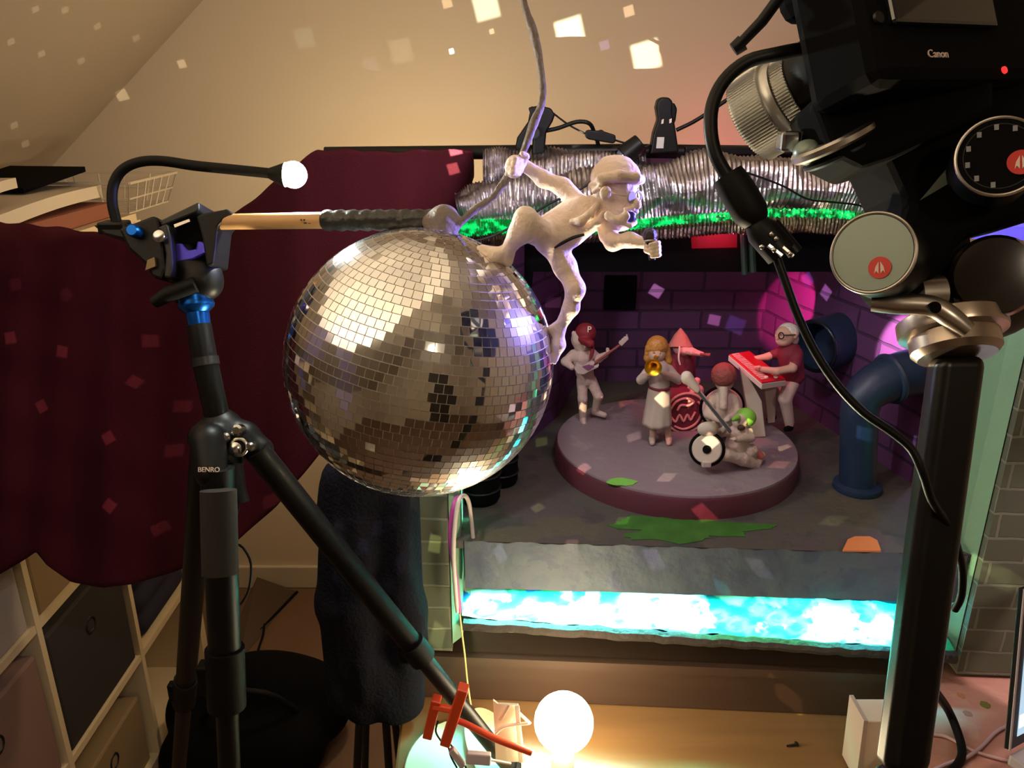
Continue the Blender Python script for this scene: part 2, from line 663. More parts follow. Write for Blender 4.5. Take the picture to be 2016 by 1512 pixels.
# ------------------------------------------------------------------ the room
YB = 2.5
sl0, sl1 = PY(400, 0, YB), PY(100, 330, YB)          # where the sloped ceiling meets the back wall
slope = (sl0.z - sl1.z) / (sl0.x - sl1.x)
def zs(x):
    return sl1.z + (x - sl1.x) * slope
XL, XR, YF, ZC = -1.75, 1.9, -1.9, 2.75
xc = sl1.x + (ZC - sl1.z) / slope
struct(MB().box(((XL + XR) / 2, (YB + YF) / 2, -.03), (XR - XL + .2, YB - YF + .2, .06)).build('floor', FLOORM, smooth=False))
struct(MB().prism([(XL, YB, 0), (XR, YB, 0), (XR, YB, ZC), (xc, YB, ZC), (XL, YB, zs(XL))], (0, .06, 0)).build('wall_back', WALL, smooth=False))
struct(MB().prism([(XL, YF, 0), (XR, YF, 0), (XR, YF, ZC), (xc, YF, ZC), (XL, YF, zs(XL))], (0, -.06, 0)).build('wall_front', WALL, smooth=False))
struct(MB().box((XL - .03, (YB + YF) / 2, zs(XL) / 2), (.06, YB - YF, zs(XL))).build('wall_left', WALL, smooth=False))
struct(MB().box((XR + .03, (YB + YF) / 2, ZC / 2), (.06, YB - YF, ZC)).build('wall_right', WALL, smooth=False))
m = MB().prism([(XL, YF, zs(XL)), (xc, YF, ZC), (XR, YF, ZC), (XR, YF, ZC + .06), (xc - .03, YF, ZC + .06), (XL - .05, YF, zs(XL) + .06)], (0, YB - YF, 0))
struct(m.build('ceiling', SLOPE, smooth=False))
struct(MB().box(((XL + XR) / 2, YB - .008, .045), (XR - XL, .016, .09)).build('baseboard_back', TRIM, smooth=False, bevel=.004))

ADDED_DOORM = mat('added dark door', rgb(52, 40, 34), .6)  # unseen door, added so the ball reflects something dark
dr_ = struct(MB().box((1.05, YF + .025, 1.0), (.95, .05, 2.0)).build('added_door_1', ADDED_DOORM, smooth=False, bevel=.004))
for zz in (.55, 1.45):
    MB().box((1.05, YF + .052, zz), (.62, .012, .72)).build('added_door_panel', ADDED_DOORM, dr_, False, bevel=.005)
MB().lathe([(.012, 0), (.012, .03), (.026, .034), (.026, .05), (.012, .058)], (.66, YF + .05, 1.0), (0, 1, 0), 20).build('added_door_handle', STEEL, dr_)

# ------------------------------------------------------------------ cube shelf at the left
SX = -.95
za = 1.70 - 1.005
pit = .352
t = thing('cube_shelf', (SX - .19, 1.5, 0), 'tall white cube shelf standing by the left wall under the burgundy cloth', 'shelf')
ya, yb = PXX(85, 1270, SX).y, PXX(305, 1290, SX).y
yoff = ya
levels = [za + pit * k for k in (-1, 0, 1, 2)]
b = MB()
ys = [yoff - 2 * pit, yoff - pit, yoff, yoff + pit, yoff + 2 * pit]
zb, zt = levels[0] - pit, levels[3]
for i, y in enumerate(ys):
    th = .036 if i in (0, 4) else .016
    b.box((SX - .19, y, (zb + zt) / 2), (.38, th, zt - zb))
b.build('upright', SHELFW, t, False)
b = MB()
for k, z in enumerate([zb + .02] + levels):
    th = .036 if k in (0, 4) else .018
    b.box((SX - .19, yoff, z), (.378, 4 * pit, th))
b.build('shelf_board', SHELFW, t, False)
bk = MB().box((SX - .375, yoff, (zb + zt) / 2), (.008, 4 * pit, zt - zb))
bk.build('back_panel', BOXW, t, False)

def bin_box(name, iy, iz, m, label, h=.3, inset=.006, d=.33, cat='storage box'):
    y0 = yoff + iy * pit + pit / 2
    z0 = levels[0] + iz * pit + (.010 if iz >= 0 else .021)
    tt = thing(name, (SX - inset - d / 2, y0, z0), label, cat)
    w = pit - .04
    MB().box((SX - inset - d / 2, y0, z0 + h / 2), (d, w, h)).build('body', m, tt, False, bevel=.006)
    mm = MB().torus((SX - inset - .001, y0, z0 + h * .72), (1, 0, 0), .018, .0035, 20, 6)
    mm.build('grip_ring', GREYB, tt)
    return tt
bin_box('fabric_bin', 0, 0, BOXG, 'charcoal cube bin in the white shelf, below the dark cloth hem', h=.30)
bin_box('fabric_bin', -1, 0, BOXR, 'pinkish brown cube bin in the white shelf at the lower left corner', h=.29)
bin_box('fabric_bin', -1, 1, BOXW, 'pale grey cube bin in the white shelf, left of the beige one', h=.325)
bin_box('fabric_bin', 0, 1, BOXB, 'beige cube bin in the white shelf just under the cloth hem', h=.325)
bin_box('fabric_bin', 0, -1, BOXB, 'beige cube bin at the bottom of the white shelf below the charcoal one', h=.22, inset=.02)
bin_box('fabric_bin', -1, -1, BOXR, 'brown cube bin at the bottom corner of the white shelf', h=.22, inset=.02)
tt = thing('folded_jumper', (SX - .15, yoff + 1.5 * pit, levels[0] + .01), 'navy folded jumper in the white shelf behind the tripod', 'jumper')
bl = Blob(.02)
for k in range(3):
    z = levels[0] + .05 + .07 * k
    bl.cap((SX - .05, yoff + 1.2 * pit, z), (SX - .05, yoff + 1.8 * pit, z), .045)
    bl.cap((SX - .2, yoff + 1.2 * pit, z), (SX - .2, yoff + 1.8 * pit, z), .045)
bl.build('folds', NAVY, tt, .006)
for k in range(2):
    z = levels[1] + .013 + k * .05
    tg = MB().box((SX - .14, yoff + 1.45 * pit, z + .022), (.25, .20, .036)).build('book', (PAPER, BOXW)[k], None, False, bevel=.003)
    tag(tg, ('cream book lying on the white shelf behind the tripod leg', 'grey book lying on top of the cream book behind the tripod')[k], 'book', 'books in the shelf')

# papers and wire basket on top of the shelf
ztop = zt + .019
def sheaf(label, px, y0, y1, hts, mats_, dx=0, cat='papers'):
    pass
def flat_stack(name, label, c, size, ang, tilt, m, cat, bend=0):
    x, y, z = c
    pts = []
    for i in range(2):
        pts.append([])
    rows = []
    n = 8
    a = math.radians(ang)
    ca, sa = math.cos(a), math.sin(a)
    mb = MB()
    top, bot = [], []
    for j in range(n + 1):
        u = -size[1] / 2 + size[1] * j / n
        zz = math.sin(math.radians(tilt)) * (u + size[1] / 2) + bend * math.sin(PI * j / n)
        rt, rb = [], []
        for i in range(2):
            w = -size[0] / 2 + size[0] * i
            X, Y = x + w * ca - u * sa, y + w * sa + u * ca
            rt.append(V((X, Y, z + zz + size[2])))
            rb.append(V((X, Y, z + zz)))
        top.append(rt)
        bot.append(rb)
    mb.grid(top)
    mb.grid(bot)
    for i in (0, 1):
        mb.grid([[top[j][i] for j in range(n + 1)], [bot[j][i] for j in range(n + 1)]])
    for j in (0, n):
        mb.grid([top[j], bot[j]])
    return tag(mb.build(name, m, None), label, cat, 'papers on top of the shelf')
flat_stack('paper_stack', 'red brown folder lying flat on the shelf top, lowest of the papers', (SX - .15, 1.76, ztop), (.24, .44, .034), 0, 0, PAPERR, 'folder')
flat_stack('paper_stack', 'thick sheaf of white paper curling on the red brown folder', (SX - .17, 1.76, ztop + .035), (.25, .46, .028), 3, 1.2, PAPER, 'paper', .006)
flat_stack('notebook', 'black notebook standing out behind the white papers on the shelf', (SX - .2, 1.90, ztop + .078), (.2, .22, .012), -8, 7, MATTE, 'notebook')
flat_stack('paper_stack', 'loose white sheets at the left end of the shelf top pile', (SX - .16, 1.52, ztop + .066), (.24, .26, .02), 8, 8, PAPER, 'paper', .012)
t = thing('wire_basket', (SX - .12, 2.12, ztop), 'white wire basket on the shelf top behind the black gooseneck', 'basket')
b = MB()
x0, x1, y0, y1, hb = SX - .24, SX + .0, 2.0, 2.24, .075
for (zz, ex) in ((.0, 0), (.036, .012), (hb, .024)):
    c4 = [V((x0 - ex, y0 - ex, ztop + .004 + zz)), V((x1 + ex, y0 - ex, ztop + .004 + zz)), V((x1 + ex, y1 + ex, ztop + .004 + zz)), V((x0 - ex, y1 + ex, ztop + .004 + zz))]
    for i in range(4):
        b.tube([c4[i], c4[(i + 1) % 4]], .0035 if zz == hb else .0022, 6, 1)
for k in range(7):
    y = y0 + (y1 - y0) * k / 6
    for (xa, xb) in ((x0, x0 - .024), (x1, x1 + .024)):
        b.tube([(xa, y, ztop + .004), (xb, y0 - .024 + (y1 - y0 + .048) * k / 6, ztop + .004 + hb)], .002, 6, 1)
    b.tube([(x0, y, ztop + .004), (x1, y, ztop + .004)], .0018, 6, 1)
for k in range(5):
    x = x0 + (x1 - x0) * k / 4
    for (yc_, yd) in ((y0, y0 - .024), (y1, y1 + .024)):
        b.tube([(x, yc_, ztop + .004), (x0 - .024 + (x1 - x0 + .048) * k / 4, yd, ztop + .004 + hb)], .002, 6, 1)
b.build('wires', TRIM, t)

# ------------------------------------------------------------------ burgundy cloth
def interp(tab, x):
    if x <= tab[0][0]:
        return tab[0][1]
    for (a, b) in zip(tab, tab[1:]):
        if x <= b[0]:
            u = (x - a[0]) / (b[0] - a[0])
            return a[1] * (1 - u) + b[1] * u
    return tab[-1][1]
TOPC = [(-420, 400), (-60, 430), (0, 437), (120, 448), (230, 464), (330, 470), (430, 440), (470, 418), (560, 345), (622, 296), (680, 294), (760, 300), (850, 294), (922, 296)]
BOTC = [(-420, 1250), (-60, 1165), (0, 1128), (45, 1102), (72, 1084), (95, 1115), (140, 1146), (200, 1157), (260, 1150), (330, 1130), (400, 1104), (460, 1070), (540, 1000), (600, 930), (650, 868), (780, 650), (880, 480), (905, 430), (930, 350)]
DT = [(-420, 1.02), (-60, 1.30), (0, 1.36), (120, 1.50), (230, 1.62), (330, 1.60), (470, 1.40), (622, 1.19), (930, 1.18)]
def sm(tab, x):
    return sum(interp(tab, x + q * 15) for q in range(-5, 6)) / 11
DB = [(-420, 1.02), (-60, 1.30), (0, 1.36), (120, 1.50), (230, 1.64), (330, 1.62), (470, 1.52), (622, 1.42), (930, 1.24)]
rows = []
NC, NR = 150, 60
for j in range(NR + 1):
    v = j / NR
    row = []
    for i in range(NC + 1):
        px = -420 + 1350 * i / NC
        py = interp(TOPC, px) * (1 - v) + interp(BOTC, px) * v
        d = sm(DT, px) * (1 - v) + sm(DB, px) * v
        d += .014 * v * math.sin(px * .028 + 1.3 * math.sin(v * 3)) + .010 * math.sin(px * .011 + v * 5) * (.2 + v) + .007 * math.sin((py - .35 * px) * .045) * max(0, 1 - px / 450) + .005 * math.sin(px * .06 + 2 * v)
        py += 2.0 * math.sin(px * .09) * (1 - v)
        row.append(PD(px, py, d))
    rows.append(row)
o = MB().grid(rows).build('cloth_drape', CLOTH, None, True, solid=.006)
tag(o, 'large burgundy fleece cloth draped from the black bar over the shelf behind the mirror ball', 'cloth')
# ------------------------------------------------------------------ the stage set
ZST, ZDISC, ZLEDGE, ZTAB = 1.70 - .582, 1.70 - .545, 1.70 - .720, 1.70 - .85
YFL, YFR = .963, .933
XLs, XRs = -.066, .612
def yfront(x):
    return YFL + (x - XLs) * (YFR - YFL) / (.512 - XLs)
wl = [(-.080, yfront(-.08) + .02), (.09, 1.42), (.14, 1.62)]
wr = [(.625, yfront(.625) + .02), (.634, 1.14), (.53, 1.62)]
setr = thing('stage_set', (.27, 1.25, 1.70 - .76), 'miniature brick stage set with purple inner walls and a lit front ledge', 'stage set')
fl = [(XLs - .015, yfront(XLs - .015)), (XRs + .015, yfront(XRs + .015)), (.64, 1.14), (.53, 1.66), (.12, 1.66), (.07, 1.43), (-.075, 1.12)]
MB().prism([(x, y, ZST - .012) for x, y in fl], (0, 0, .012)).build('stage_floor', STAGEF, setr, False)
# lip below the floor, worn uneven face
def face_grid(x0, x1, z0, z1, dy, amp, name, m, nx=80, nz=10):
    rws = []
    for j in range(nz + 1):
        r_ = []
        for i in range(nx + 1):
            x = x0 + (x1 - x0) * i / nx
            z = z0 + (z1 - z0) * j / nz
            r_.append(V((x, yfront(x) + dy + amp * (math.sin(x * 61) * math.sin(z * 90 + x * 20) + .5 * math.sin(x * 143 + z * 50)), z + (.0012 * math.sin(x * 90) + .0008 * math.sin(x * 260) if j == nz else 0))))
        rws.append(r_)
    mb = MB().grid(rws)
    return mb
lip = face_grid(XLs, XRs, ZST - .075, ZST + .0005, -.002, .0008, 'x', None)
lip.prism([(XLs, yfront(XLs) + .0, ZST - .075), (XRs, yfront(XRs), ZST - .075), (XRs, yfront(XRs) + .03, ZST - .075), (XLs, yfront(XLs) + .03, ZST - .075)], (0, 0, .062))
lip.build('front_lip', LIPM, setr, True)
# recess with the wet painted ledge that the lamp strip floods
rws = []
for j in range(25):
    v = j / 24
    r_ = []
    for i in range(121):
        x = XLs - .006 + (XRs - XLs + .004) * i / 120
        bump_ = .0014 * math.sin(x * 70 + v * 9) + .0010 * math.sin(x * 160 - v * 14)
        yy = yfront(x) - .002 - .022 * (i / 120) + .07 * v
        zz = ZLEDGE + .014 * (1 - i / 120) + .024 * v ** 1.6 + bump_
        r_.append(V((x, yy, zz)))
    rws.append(r_)
lg = MB().grid(rws)
lg.prism([(XLs - .006, yfront(XLs) - .000, ZLEDGE - .004), (XRs - .002, yfront(XRs) - .022, ZLEDGE - .004), (XRs - .002, yfront(XRs) + .06, ZLEDGE - .004), (XLs - .006, yfront(XLs) + .06, ZLEDGE - .004)], (0, 0, -.006))
lg.build('wet_ledge', LEDGEM, setr, True)
rim = MB()
pp = []
for i in range(61):
    x = XLs - .004 + (XRs - XLs + .002) * i / 60
    pp.append((x, yfront(x) - .005 - .022 * (i / 60), ZLEDGE - .007 + .012 * (1 - i / 60) + .0016 * random.uniform(-1, 1)))
rim.tube(pp, .009, 8, 2)
rim.build('ledge_rim', mat('dark earth rim', rgb(52, 44, 38), .8, bump=.5, bscale=90), setr)
MB().prism([(XLs, yfront(XLs) + .055, ZLEDGE - .01), (XRs, yfront(XRs) + .055, ZLEDGE - .01), (XRs, yfront(XRs) + .065, ZLEDGE - .01), (XLs, yfront(XLs) + .065, ZLEDGE - .01)], (0, 0, .14)).build('recess_back', LIPM, setr, False)
# walls
ZTOP = 1.70 - .10
def wall_panel(p0, p1, th, name, m, z0=ZST, z1=ZTOP):
    a, b = V((p0[0], p0[1], 0)), V((p1[0], p1[1], 0))
    n = (b - a).cross(V((0, 0, 1))).normalized() * th
    return MB().prism([a + V((0, 0, z0)), b + V((0, 0, z0)), b + V((0, 0, z1)), a + V((0, 0, z1))], n)
wall_panel(wl[2], wr[2], -.012, '', None).build('rear_wall', PURPLE, setr, False)
mm = wall_panel(wl[1], wl[2], -.012, '', None)
mm.v += []
mm2 = wall_panel((-.06, 1.12), wl[1], -.012, '', None, z1=1.70 - .21)
mm.add(mm2.v, mm2.f)
mm.build('side_wall', PURPLE, setr, False)
wall_panel(wr[1], wr[2], .012, '', None).build('side_wall', PURPLE, setr, False)
# vent hatch
c = PY(1221, 576, 1.607)
b = MB().box(c, (.066, .012, .072))
b.build('hatch', MATTE, setr, False, bevel=.003)
# pillars
def pillar(x0, x1, z1, yl, name):
    y0, y1 = yfront(x0) - .004 + yl, yfront(x1) - .004 + yl
    return MB().prism([(x0, y0, 1.70 - .765), (x1, y1, 1.70 - .765), (x1, y1 + .09, 1.70 - .765), (x0, y0 + .09, 1.70 - .765)], (0, 0, z1 - (1.70 - .765)))
pillar(-.21, XLs - .021, 1.70 - .30, 0, '').build('brick_pillar', GREENB, setr, False)
pillar(XRs + .012, .86, 1.70 - .20, -.012, '').build('brick_pillar', GREENB, setr, False)
for (x, s_, zt_, w) in ((XLs - .020, 1, 1.70 - .30, .014), (XRs + .010, -1, 1.70 - .20, .012)):
    y = yfront(x)
    b = MB().prism([(x, y - .006, 1.70 - .75), (x + s_ * w, y + .012, 1.70 - .75), (x + s_ * w, y + .10, 1.70 - .75), (x, y + .10, 1.70 - .75)], (0, 0, zt_ - 1.70 + .75))
    b.build('pillar_edge', EDGEG, setr, False)
# black valance across the top
b = MB()
poly = [(940, 455), (1360, 455), (1362, 492), (1455, 490), (1455, 452), (1830, 440), (1830, 620), (1700, 560), (1660, 535), (1050, 535), (1040, 640), (940, 640)]
b.prism([PY(x, y, 1.28) for x, y in poly], (0, .012, 0))
b.build('valance', MATTE, setr, False)
b = MB()
b.prism([PY(x, y, 1.30) for x, y in ((1340, 430), (1475, 430), (1475, 510), (1340, 510))], (0, .008, 0))
b.build('red_lit_panel', mat('painted red light', rgb(150, 36, 60), .7, vary=.3, vscale=40), setr, False)  # red light behind the valance gap is put into this board's colour
b = MB()
b.tube([PY(1462, 440, 1.26), PY(1466, 540, 1.26)], .005, 8, 1)
b.tube([PY(1478, 445, 1.262), PY(1482, 535, 1.262)], .006, 8, 1)
b.build('valance_post', mat('dark green paint', rgb(24, 52, 40), .5), setr)
# side frame posts carrying the bar
b = MB()
for x in (.0, .70):
    b.box((x, 1.285, (ZST + 1.62) / 2), (.022, .022, 1.62 - ZST))
b.build('frame_post', MATTE, setr, False)
# round platform on the stage
dc = PZ(1328, 868, ZDISC)
t = thing('round_platform', (dc.x, dc.y, ZST), 'round maroon platform with a grey top carrying the clay band', 'platform')
RD = .197
MB().lathe([(RD + .002, 0), (RD + .002, .030), (RD, .034)], (dc.x, dc.y, ZST), n=80).build('side', DISCSIDE, t)
MB().lathe([(RD - .001, .0335), (RD - .0015, .037), (RD - .004, .0375)], (dc.x, dc.y, ZST), n=80).build('top', DISCTOP, t)
# green light before the platform, put in as a coloured patch
mb = MB()
gc = PZ(1345, 1042, ZST)
pts = []
for k in range(64):
    a = 2 * PI * k / 64
    r_ = .07 * (1 + .22 * math.sin(3 * a + 1) + .15 * math.sin(7 * a) + .18 * random.random())
    pts.append(V((gc.x + 1.35 * r_ * math.cos(a), gc.y + .42 * r_ * math.sin(a), ZST + .0002)))
mb.prism(pts, (0, 0, .0008))
tag(mb.build('green_light_patch', mat('green light colour', rgb(52, 100, 36), .5, vary=.6, vscale=40), None, False), 'green light shown as a coloured patch on the stage floor in front of the round platform', 'paint patch')
for i, (px, py, r_, lab) in enumerate(((1225, 950, .012, 'small bright green paint splash on the platform top near its front rim'),)):
    mb = MB()
    c = PZ(px, py, ZDISC)
    mb.prism([V((c.x + r_ * 1.6 * (1 + .3 * random.random()) * math.cos(2 * PI * k / 22), c.y + r_ * .8 * (1 + .4 * random.random()) * math.sin(2 * PI * k / 22), ZDISC + .0008)) for k in range(22)], (0, 0, .0008))
    tag(mb.build('paint_splash', mat('bright green paint', rgb(120, 190, 80), .45), None, False), lab, 'paint patch')
# terracotta flake at the stage edge
mb = MB()
q = [(1658, 1087), (1668, 1066), (1682, 1060), (1712, 1060), (1727, 1068), (1734, 1088)]
mb.prism([PZ(x, y, ZST + .0005) for x, y in q], (0, 0, .004))
tag(mb.build('clay_flake', TERRA, None, False, bevel=.001), 'broken terracotta clay flake at the stage front edge near the camera post', 'clay flake')

# blue pipes
t = thing('wide_pipe', PZ(1625, 880, ZST), 'short wide blue pipe section with its open dark mouth behind the keyboard player', 'pipe')
a0 = PY(1604, 682, 1.33)
a1 = PY(1700, 655, 1.40)
ax = (a1 - a0).normalized()
L = (a1 - a0).length
b = MB().lathe([(.001, .05), (.039, .05), (.040, .01), (.041, 0), (.047, 0), (.048, .006), (.048, L), (.044, L + .004), (.001, L + .004)], a0, ax, 40)
b.build('barrel', PIPEB, t)
MB().torus(a0, ax, .044, .0035, 40).build('mouth_ring', mat('glossy dark ring', rgb(30, 36, 48), .25, .5), t)
t = thing('elbow_pipe', PZ(1687, 962, ZST), 'tall blue elbow pipe on a flange by the right purple wall', 'pipe')
base = PZ(1687, 962, ZST)
yv = base.y
pth = [base, PY(1690, 880, yv), PY(1694, 800, yv), PY(1712, 768, yv + .005), PY(1745, 748, yv + .012), PY(1785, 735, yv + .02), PY(1815, 728, yv + .03)]
MB().tube(pth, [.027, .027, .028, .031, .034, .036, .036], 28, 5).build('elbow', PIPEB, t)
MB().lathe([(.036, 0), (.037, .003), (.036, .009), (.028, .012)], base, n=40).build('flange', PIPEB, t)
MB().torus(PY(1752, 746, yv + .014), (PY(1785, 735, yv + .02) - PY(1745, 748, yv + .012)), .035, .005, 36).build('joint_ring', PIPEB, t)

# kegs at the left of the stage
for (px, py, r_, h, lab) in ((985, 948, .028, .07, 'black barrel on the stage floor below the ball, the one further back'), (945, 982, .031, .075, 'black barrel on the stage floor below the ball, the one nearer the front')):
    c = PZ(px, py, ZST)
    t = thing('barrel', c, lab, 'barrel', 'black barrels on the stage')
    MB().lathe([(r_ * .9, 0), (r_, .006), (r_, h - .006), (r_ * .9, h), (r_ * .85, h - .003)], c, n=32).build('body', MATTE, t)
    rr = MB()
    for q in (.3, .62, .9):
        rr.torus(c + V((0, 0, h * q)), (0, 0, 1), r_ + .0006, .0016, 32, 6)
    rr.build('hoop', GREYB, t)

# crate below, tables
t = thing('base_crate', (.2, 1.2, ZTAB), 'dark brown wooden crate under the stage set', 'crate')
MB().prism([(-.16, yfront(-.16) - .005, ZTAB), (.548, yfront(.548) - .012, ZTAB), (.62, 1.6, ZTAB), (-.16, 1.6, ZTAB)], (0, 0, 1.70 - .768 - ZTAB)).build('body', FASCIAW, t, False, bevel=.003)
MB().prism([(-.165, yfront(-.16) - .012, 1.70 - .782), (.552, yfront(.55) - .019, 1.70 - .782), (.552, yfront(.55) - .005, 1.70 - .782), (-.165, yfront(-.16) + .002, 1.70 - .782)], (0, 0, .014)).build('top_edge', FASCIAW, t, False)
t = thing('work_table', (.15, .85, 0), 'wooden work table with a worn pale top under the stage crate', 'table')
MB().prism([(-.15, .62, ZTAB - .03), (.75, .62, ZTAB - .03), (.75, 1.68, ZTAB - .03), (-.19, 1.68, ZTAB - .03)], (0, 0, .03)).build('table_top', TABLEW, t, False, bevel=.004)
for x in (-.11, .70):
    for y in (.67, 1.62):
        MB().box((x, y, (ZTAB - .03) / 2), (.05, .05, ZTAB - .03)).build('leg', TABLEW, t, False)
t = thing('side_board', (.85, .9, 0), 'pinkish paint-spotted board table at the right of the set', 'table')
q = [PZ(1742, 1560, 1.70 - .772), PZ(1806, 1290, 1.70 - .772), V((1.3, 1.2, 1.70 - .772)), V((1.3, .40, 1.70 - .772))]
MB().prism(q, (0, 0, -.02)).build('board_top', PINKB, t, False, bevel=.002)
for p in ((.78, .62), (1.22, .5), (1.22, 1.1), (.8, 1.1)):
    MB().box((p[0], p[1], (1.70 - .792) / 2), (.04, .04, 1.70 - .792)).build('leg', TABLEW, t, False)
for i, (px, py, r_, mt) in enumerate(((1940, 1388, .006, rgb(120, 120, 50)), (1892, 1370, .005, rgb(190, 130, 100)), (1905, 1405, .005, rgb(165, 110, 96)))):
    c = PZ(px, py, 1.70 - .772)
    mb = MB().prism([V((c.x + r_ * (1 + .3 * random.random()) * math.cos(2 * PI * k / 14), c.y + r_ * (1 + .3 * random.random()) * math.sin(2 * PI * k / 14), c.z)) for k in range(14)], (0, 0, .0005))
    tag(mb.build('paint_spot', mat('paint spot', mt, .6), None, False), ('green dried paint spot on the pinkish board', 'tan dried paint spot on the pinkish board, furthest back', 'dull red dried paint spot on the pinkish board')[i], 'paint spot', 'paint spots on the board')
c = PZ(1970, 1470, 1.70 - .772)

# ------------------------------------------------------------------ bar, ducts, clip lamps, cables
YBAR = 1.27
bl_, br_ = PY(640, 300, YBAR), PY(1800, 306, YBAR)
t = thing('black_bar', bl_, 'long black bar above the stage carrying the clip lamps', 'bar')
MB().tube([PY(640, 303, YBAR), PY(1240, 297, YBAR), PY(1830, 305, YBAR)], .0105, 12, 1).build('rail', BLACK, t)
MB().box(PY(1455, 296, YBAR - .004), (.17, .026, .012)).build('bracket', BLACK, t, bevel=.002)

def duct(path, rad, nper, amp, jag, name, m, parent=None, n=30, seed=0):
    rnd = random.Random(seed)
    pts = [V(p) for p in path]
    mb = MB()
    # resample
    seg = []
    for i in range(len(pts) - 1):
        for k in range(20):
            u = k / 20
            p0, p1, p2, p3 = pts[max(0, i - 1)], pts[i], pts[i + 1], pts[min(len(pts) - 1, i + 2)]
            seg.append((.5 * (2 * p1 + (p2 - p0) * u + (2 * p0 - 5 * p1 + 4 * p2 - p3) * u * u + (3 * p1 - p0 - 3 * p2 + p3) * u ** 3), rad[i] * (1 - u) + rad[i + 1] * u))
    seg.append((pts[-1], rad[-1]))
    N = nper * 4
    rws = []
    ph = [rnd.random() * 6 for _ in range(6)]
    for i in range(N + 1):
        s = i / N * (len(seg) - 1)
        k = min(int(s), len(seg) - 2)
        u = s - k
        p = seg[k][0].lerp(seg[k + 1][0], u)
        r_ = seg[k][1] * (1 - u) + seg[k + 1][1] * u
        tn = (seg[min(k + 2, len(seg) - 1)][0] - seg[max(k - 1, 0)][0]).normalized()
        nz = V((0, 0, 1))
        nz = (nz - tn * nz.dot(tn)).normalized()
        ny = tn.cross(nz)
        sh = tn * (jag * rnd.uniform(-1, 1))
        rib = amp * math.cos(i / 4 * 2 * PI)
        row = []
        for j in range(n):
            a = 2 * PI * j / n
            w = 1 + .09 * math.sin(3 * a + ph[0] + i * .06) + .07 * math.sin(5 * a + ph[1] - i * .045) + .05 * math.sin(2 * a + i * .11 + ph[2]) + rnd.uniform(-.022, .022)
            row.append(p + sh + (nz * math.sin(a) + ny * math.cos(a) * .7) * (r_ * w + rib))
        row.append(row[0])
        rws.append(row)
    mb.grid(rws)
    return mb.build(name, m, parent, True, fix=False)
YD = 1.20
t = thing('foil_duct', PY(1350, 440, YD), 'silver corrugated foil duct sagging along the front of the black bar', 'duct')
duct([PY(905, 420, YD), PY(980, 405, YD), PY(1100, 400, YD), PY(1240, 392, YD), PY(1350, 372, YD), PY(1480, 366, YD), PY(1620, 372, YD), PY(1720, 390, YD), PY(1800, 405, YD)],
     [.030, .036, .042, .045, .046, .044, .040, .034, .028], 125, .0014, .0004, 'corrugated_skin', FOIL, t, seed=2)
t = thing('foil_duct', PY(1100, 380, YD + .05), 'shaded end of a second silver foil duct behind the climbing figure', 'duct')
duct([PY(952, 345, YD + .045), PY(1010, 344, YD + .045), PY(1100, 342, YD + .045), PY(1190, 340, YD + .045), PY(1270, 338, YD + .045)],
     [.036, .036, .034, .030, .024], 50, .0015, .0006, 'corrugated_skin', FOIL, t, seed=9)
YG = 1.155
t = thing('green_glint_standin', PY(1300, 440, YG), 'glowing green ribbed glint stand-in under the silver foil duct', 'glint stand-in')  # glowing tube in place of the reflected green LEDs
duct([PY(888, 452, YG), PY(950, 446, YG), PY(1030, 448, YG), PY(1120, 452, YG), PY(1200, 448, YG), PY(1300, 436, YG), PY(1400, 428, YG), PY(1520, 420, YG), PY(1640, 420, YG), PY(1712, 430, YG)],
     [.011, .011, .0095, .008, .0072, .0064, .006, .006, .006, .005], 130, .0014, .0008, 'ribbed_glint_standin', GREENGLINT, t, n=12, seed=5)
t = thing('foil_hose', PY(1300, 450, YG + .03), 'thin brownish corrugated foil hose lying behind the green glint stand-in', 'hose')
duct([PY(890, 470, YG + .03), PY(1000, 462, YG + .03), PY(1200, 456, YG + .03), PY(1400, 444, YG + .03), PY(1560, 440, YG + .03), PY(1720, 446, YG + .03)], [.014] * 6, 130, .0014, .0005, 'corrugated_skin', mat('brown foil', rgb(120, 105, 92), .35, 1, bump=.4, bscale=90), t, n=16, seed=7)

def pxprism(poly, Y, th):
    return MB().prism([PY(x, y, Y) for x, y in poly], (0, th, 0))
t = thing('clip_lamp', PY(1050, 300, YBAR), 'black clip lamp gripping the bar behind the figure\'s rope', 'clip lamp', 'clip lamps on the bar')
pxprism([(1040, 212), (1062, 208), (1085, 213), (1093, 226), (1088, 240), (1076, 260), (1072, 302), (1048, 306), (1050, 240)], YBAR - .03, .022).build('front_jaw', BLACK, t, bevel=.003)
pxprism([(1046, 208), (1058, 214), (1050, 240), (1040, 262), (1040, 300), (1012, 306), (1018, 272), (1040, 240)], YBAR - .01, .022).build('rear_jaw', BLACK, t, bevel=.003)
MB().tube([PY(1052, 262, YBAR - .04), PY(1052, 262, YBAR + .03)], .008, 12, 1).build('spring', GREYB, t)
t = thing('clip_lamp', PY(1308, 300, YBAR), 'upright black clip lamp with a white tag on the bar right of the cap figure', 'clip lamp', 'clip lamps on the bar')
pxprism([(1296, 196), (1306, 191), (1318, 192), (1325, 200), (1324, 222), (1330, 250), (1337, 300), (1280, 304), (1287, 262), (1296, 236), (1292, 212)], YBAR - .03, .022).build('front_jaw', BLACK, t, bevel=.003)
pxprism([(1316, 205), (1328, 202), (1334, 214), (1331, 236), (1326, 250), (1318, 240)], YBAR - .008, .02).build('rear_jaw', BLACK, t, bevel=.003)
pxprism([(1294, 270), (1308, 270), (1306, 292), (1292, 292)], YBAR - .032, .0015).build('white_tag', mat('tag paper', rgb(190, 185, 180), .6), t, False)
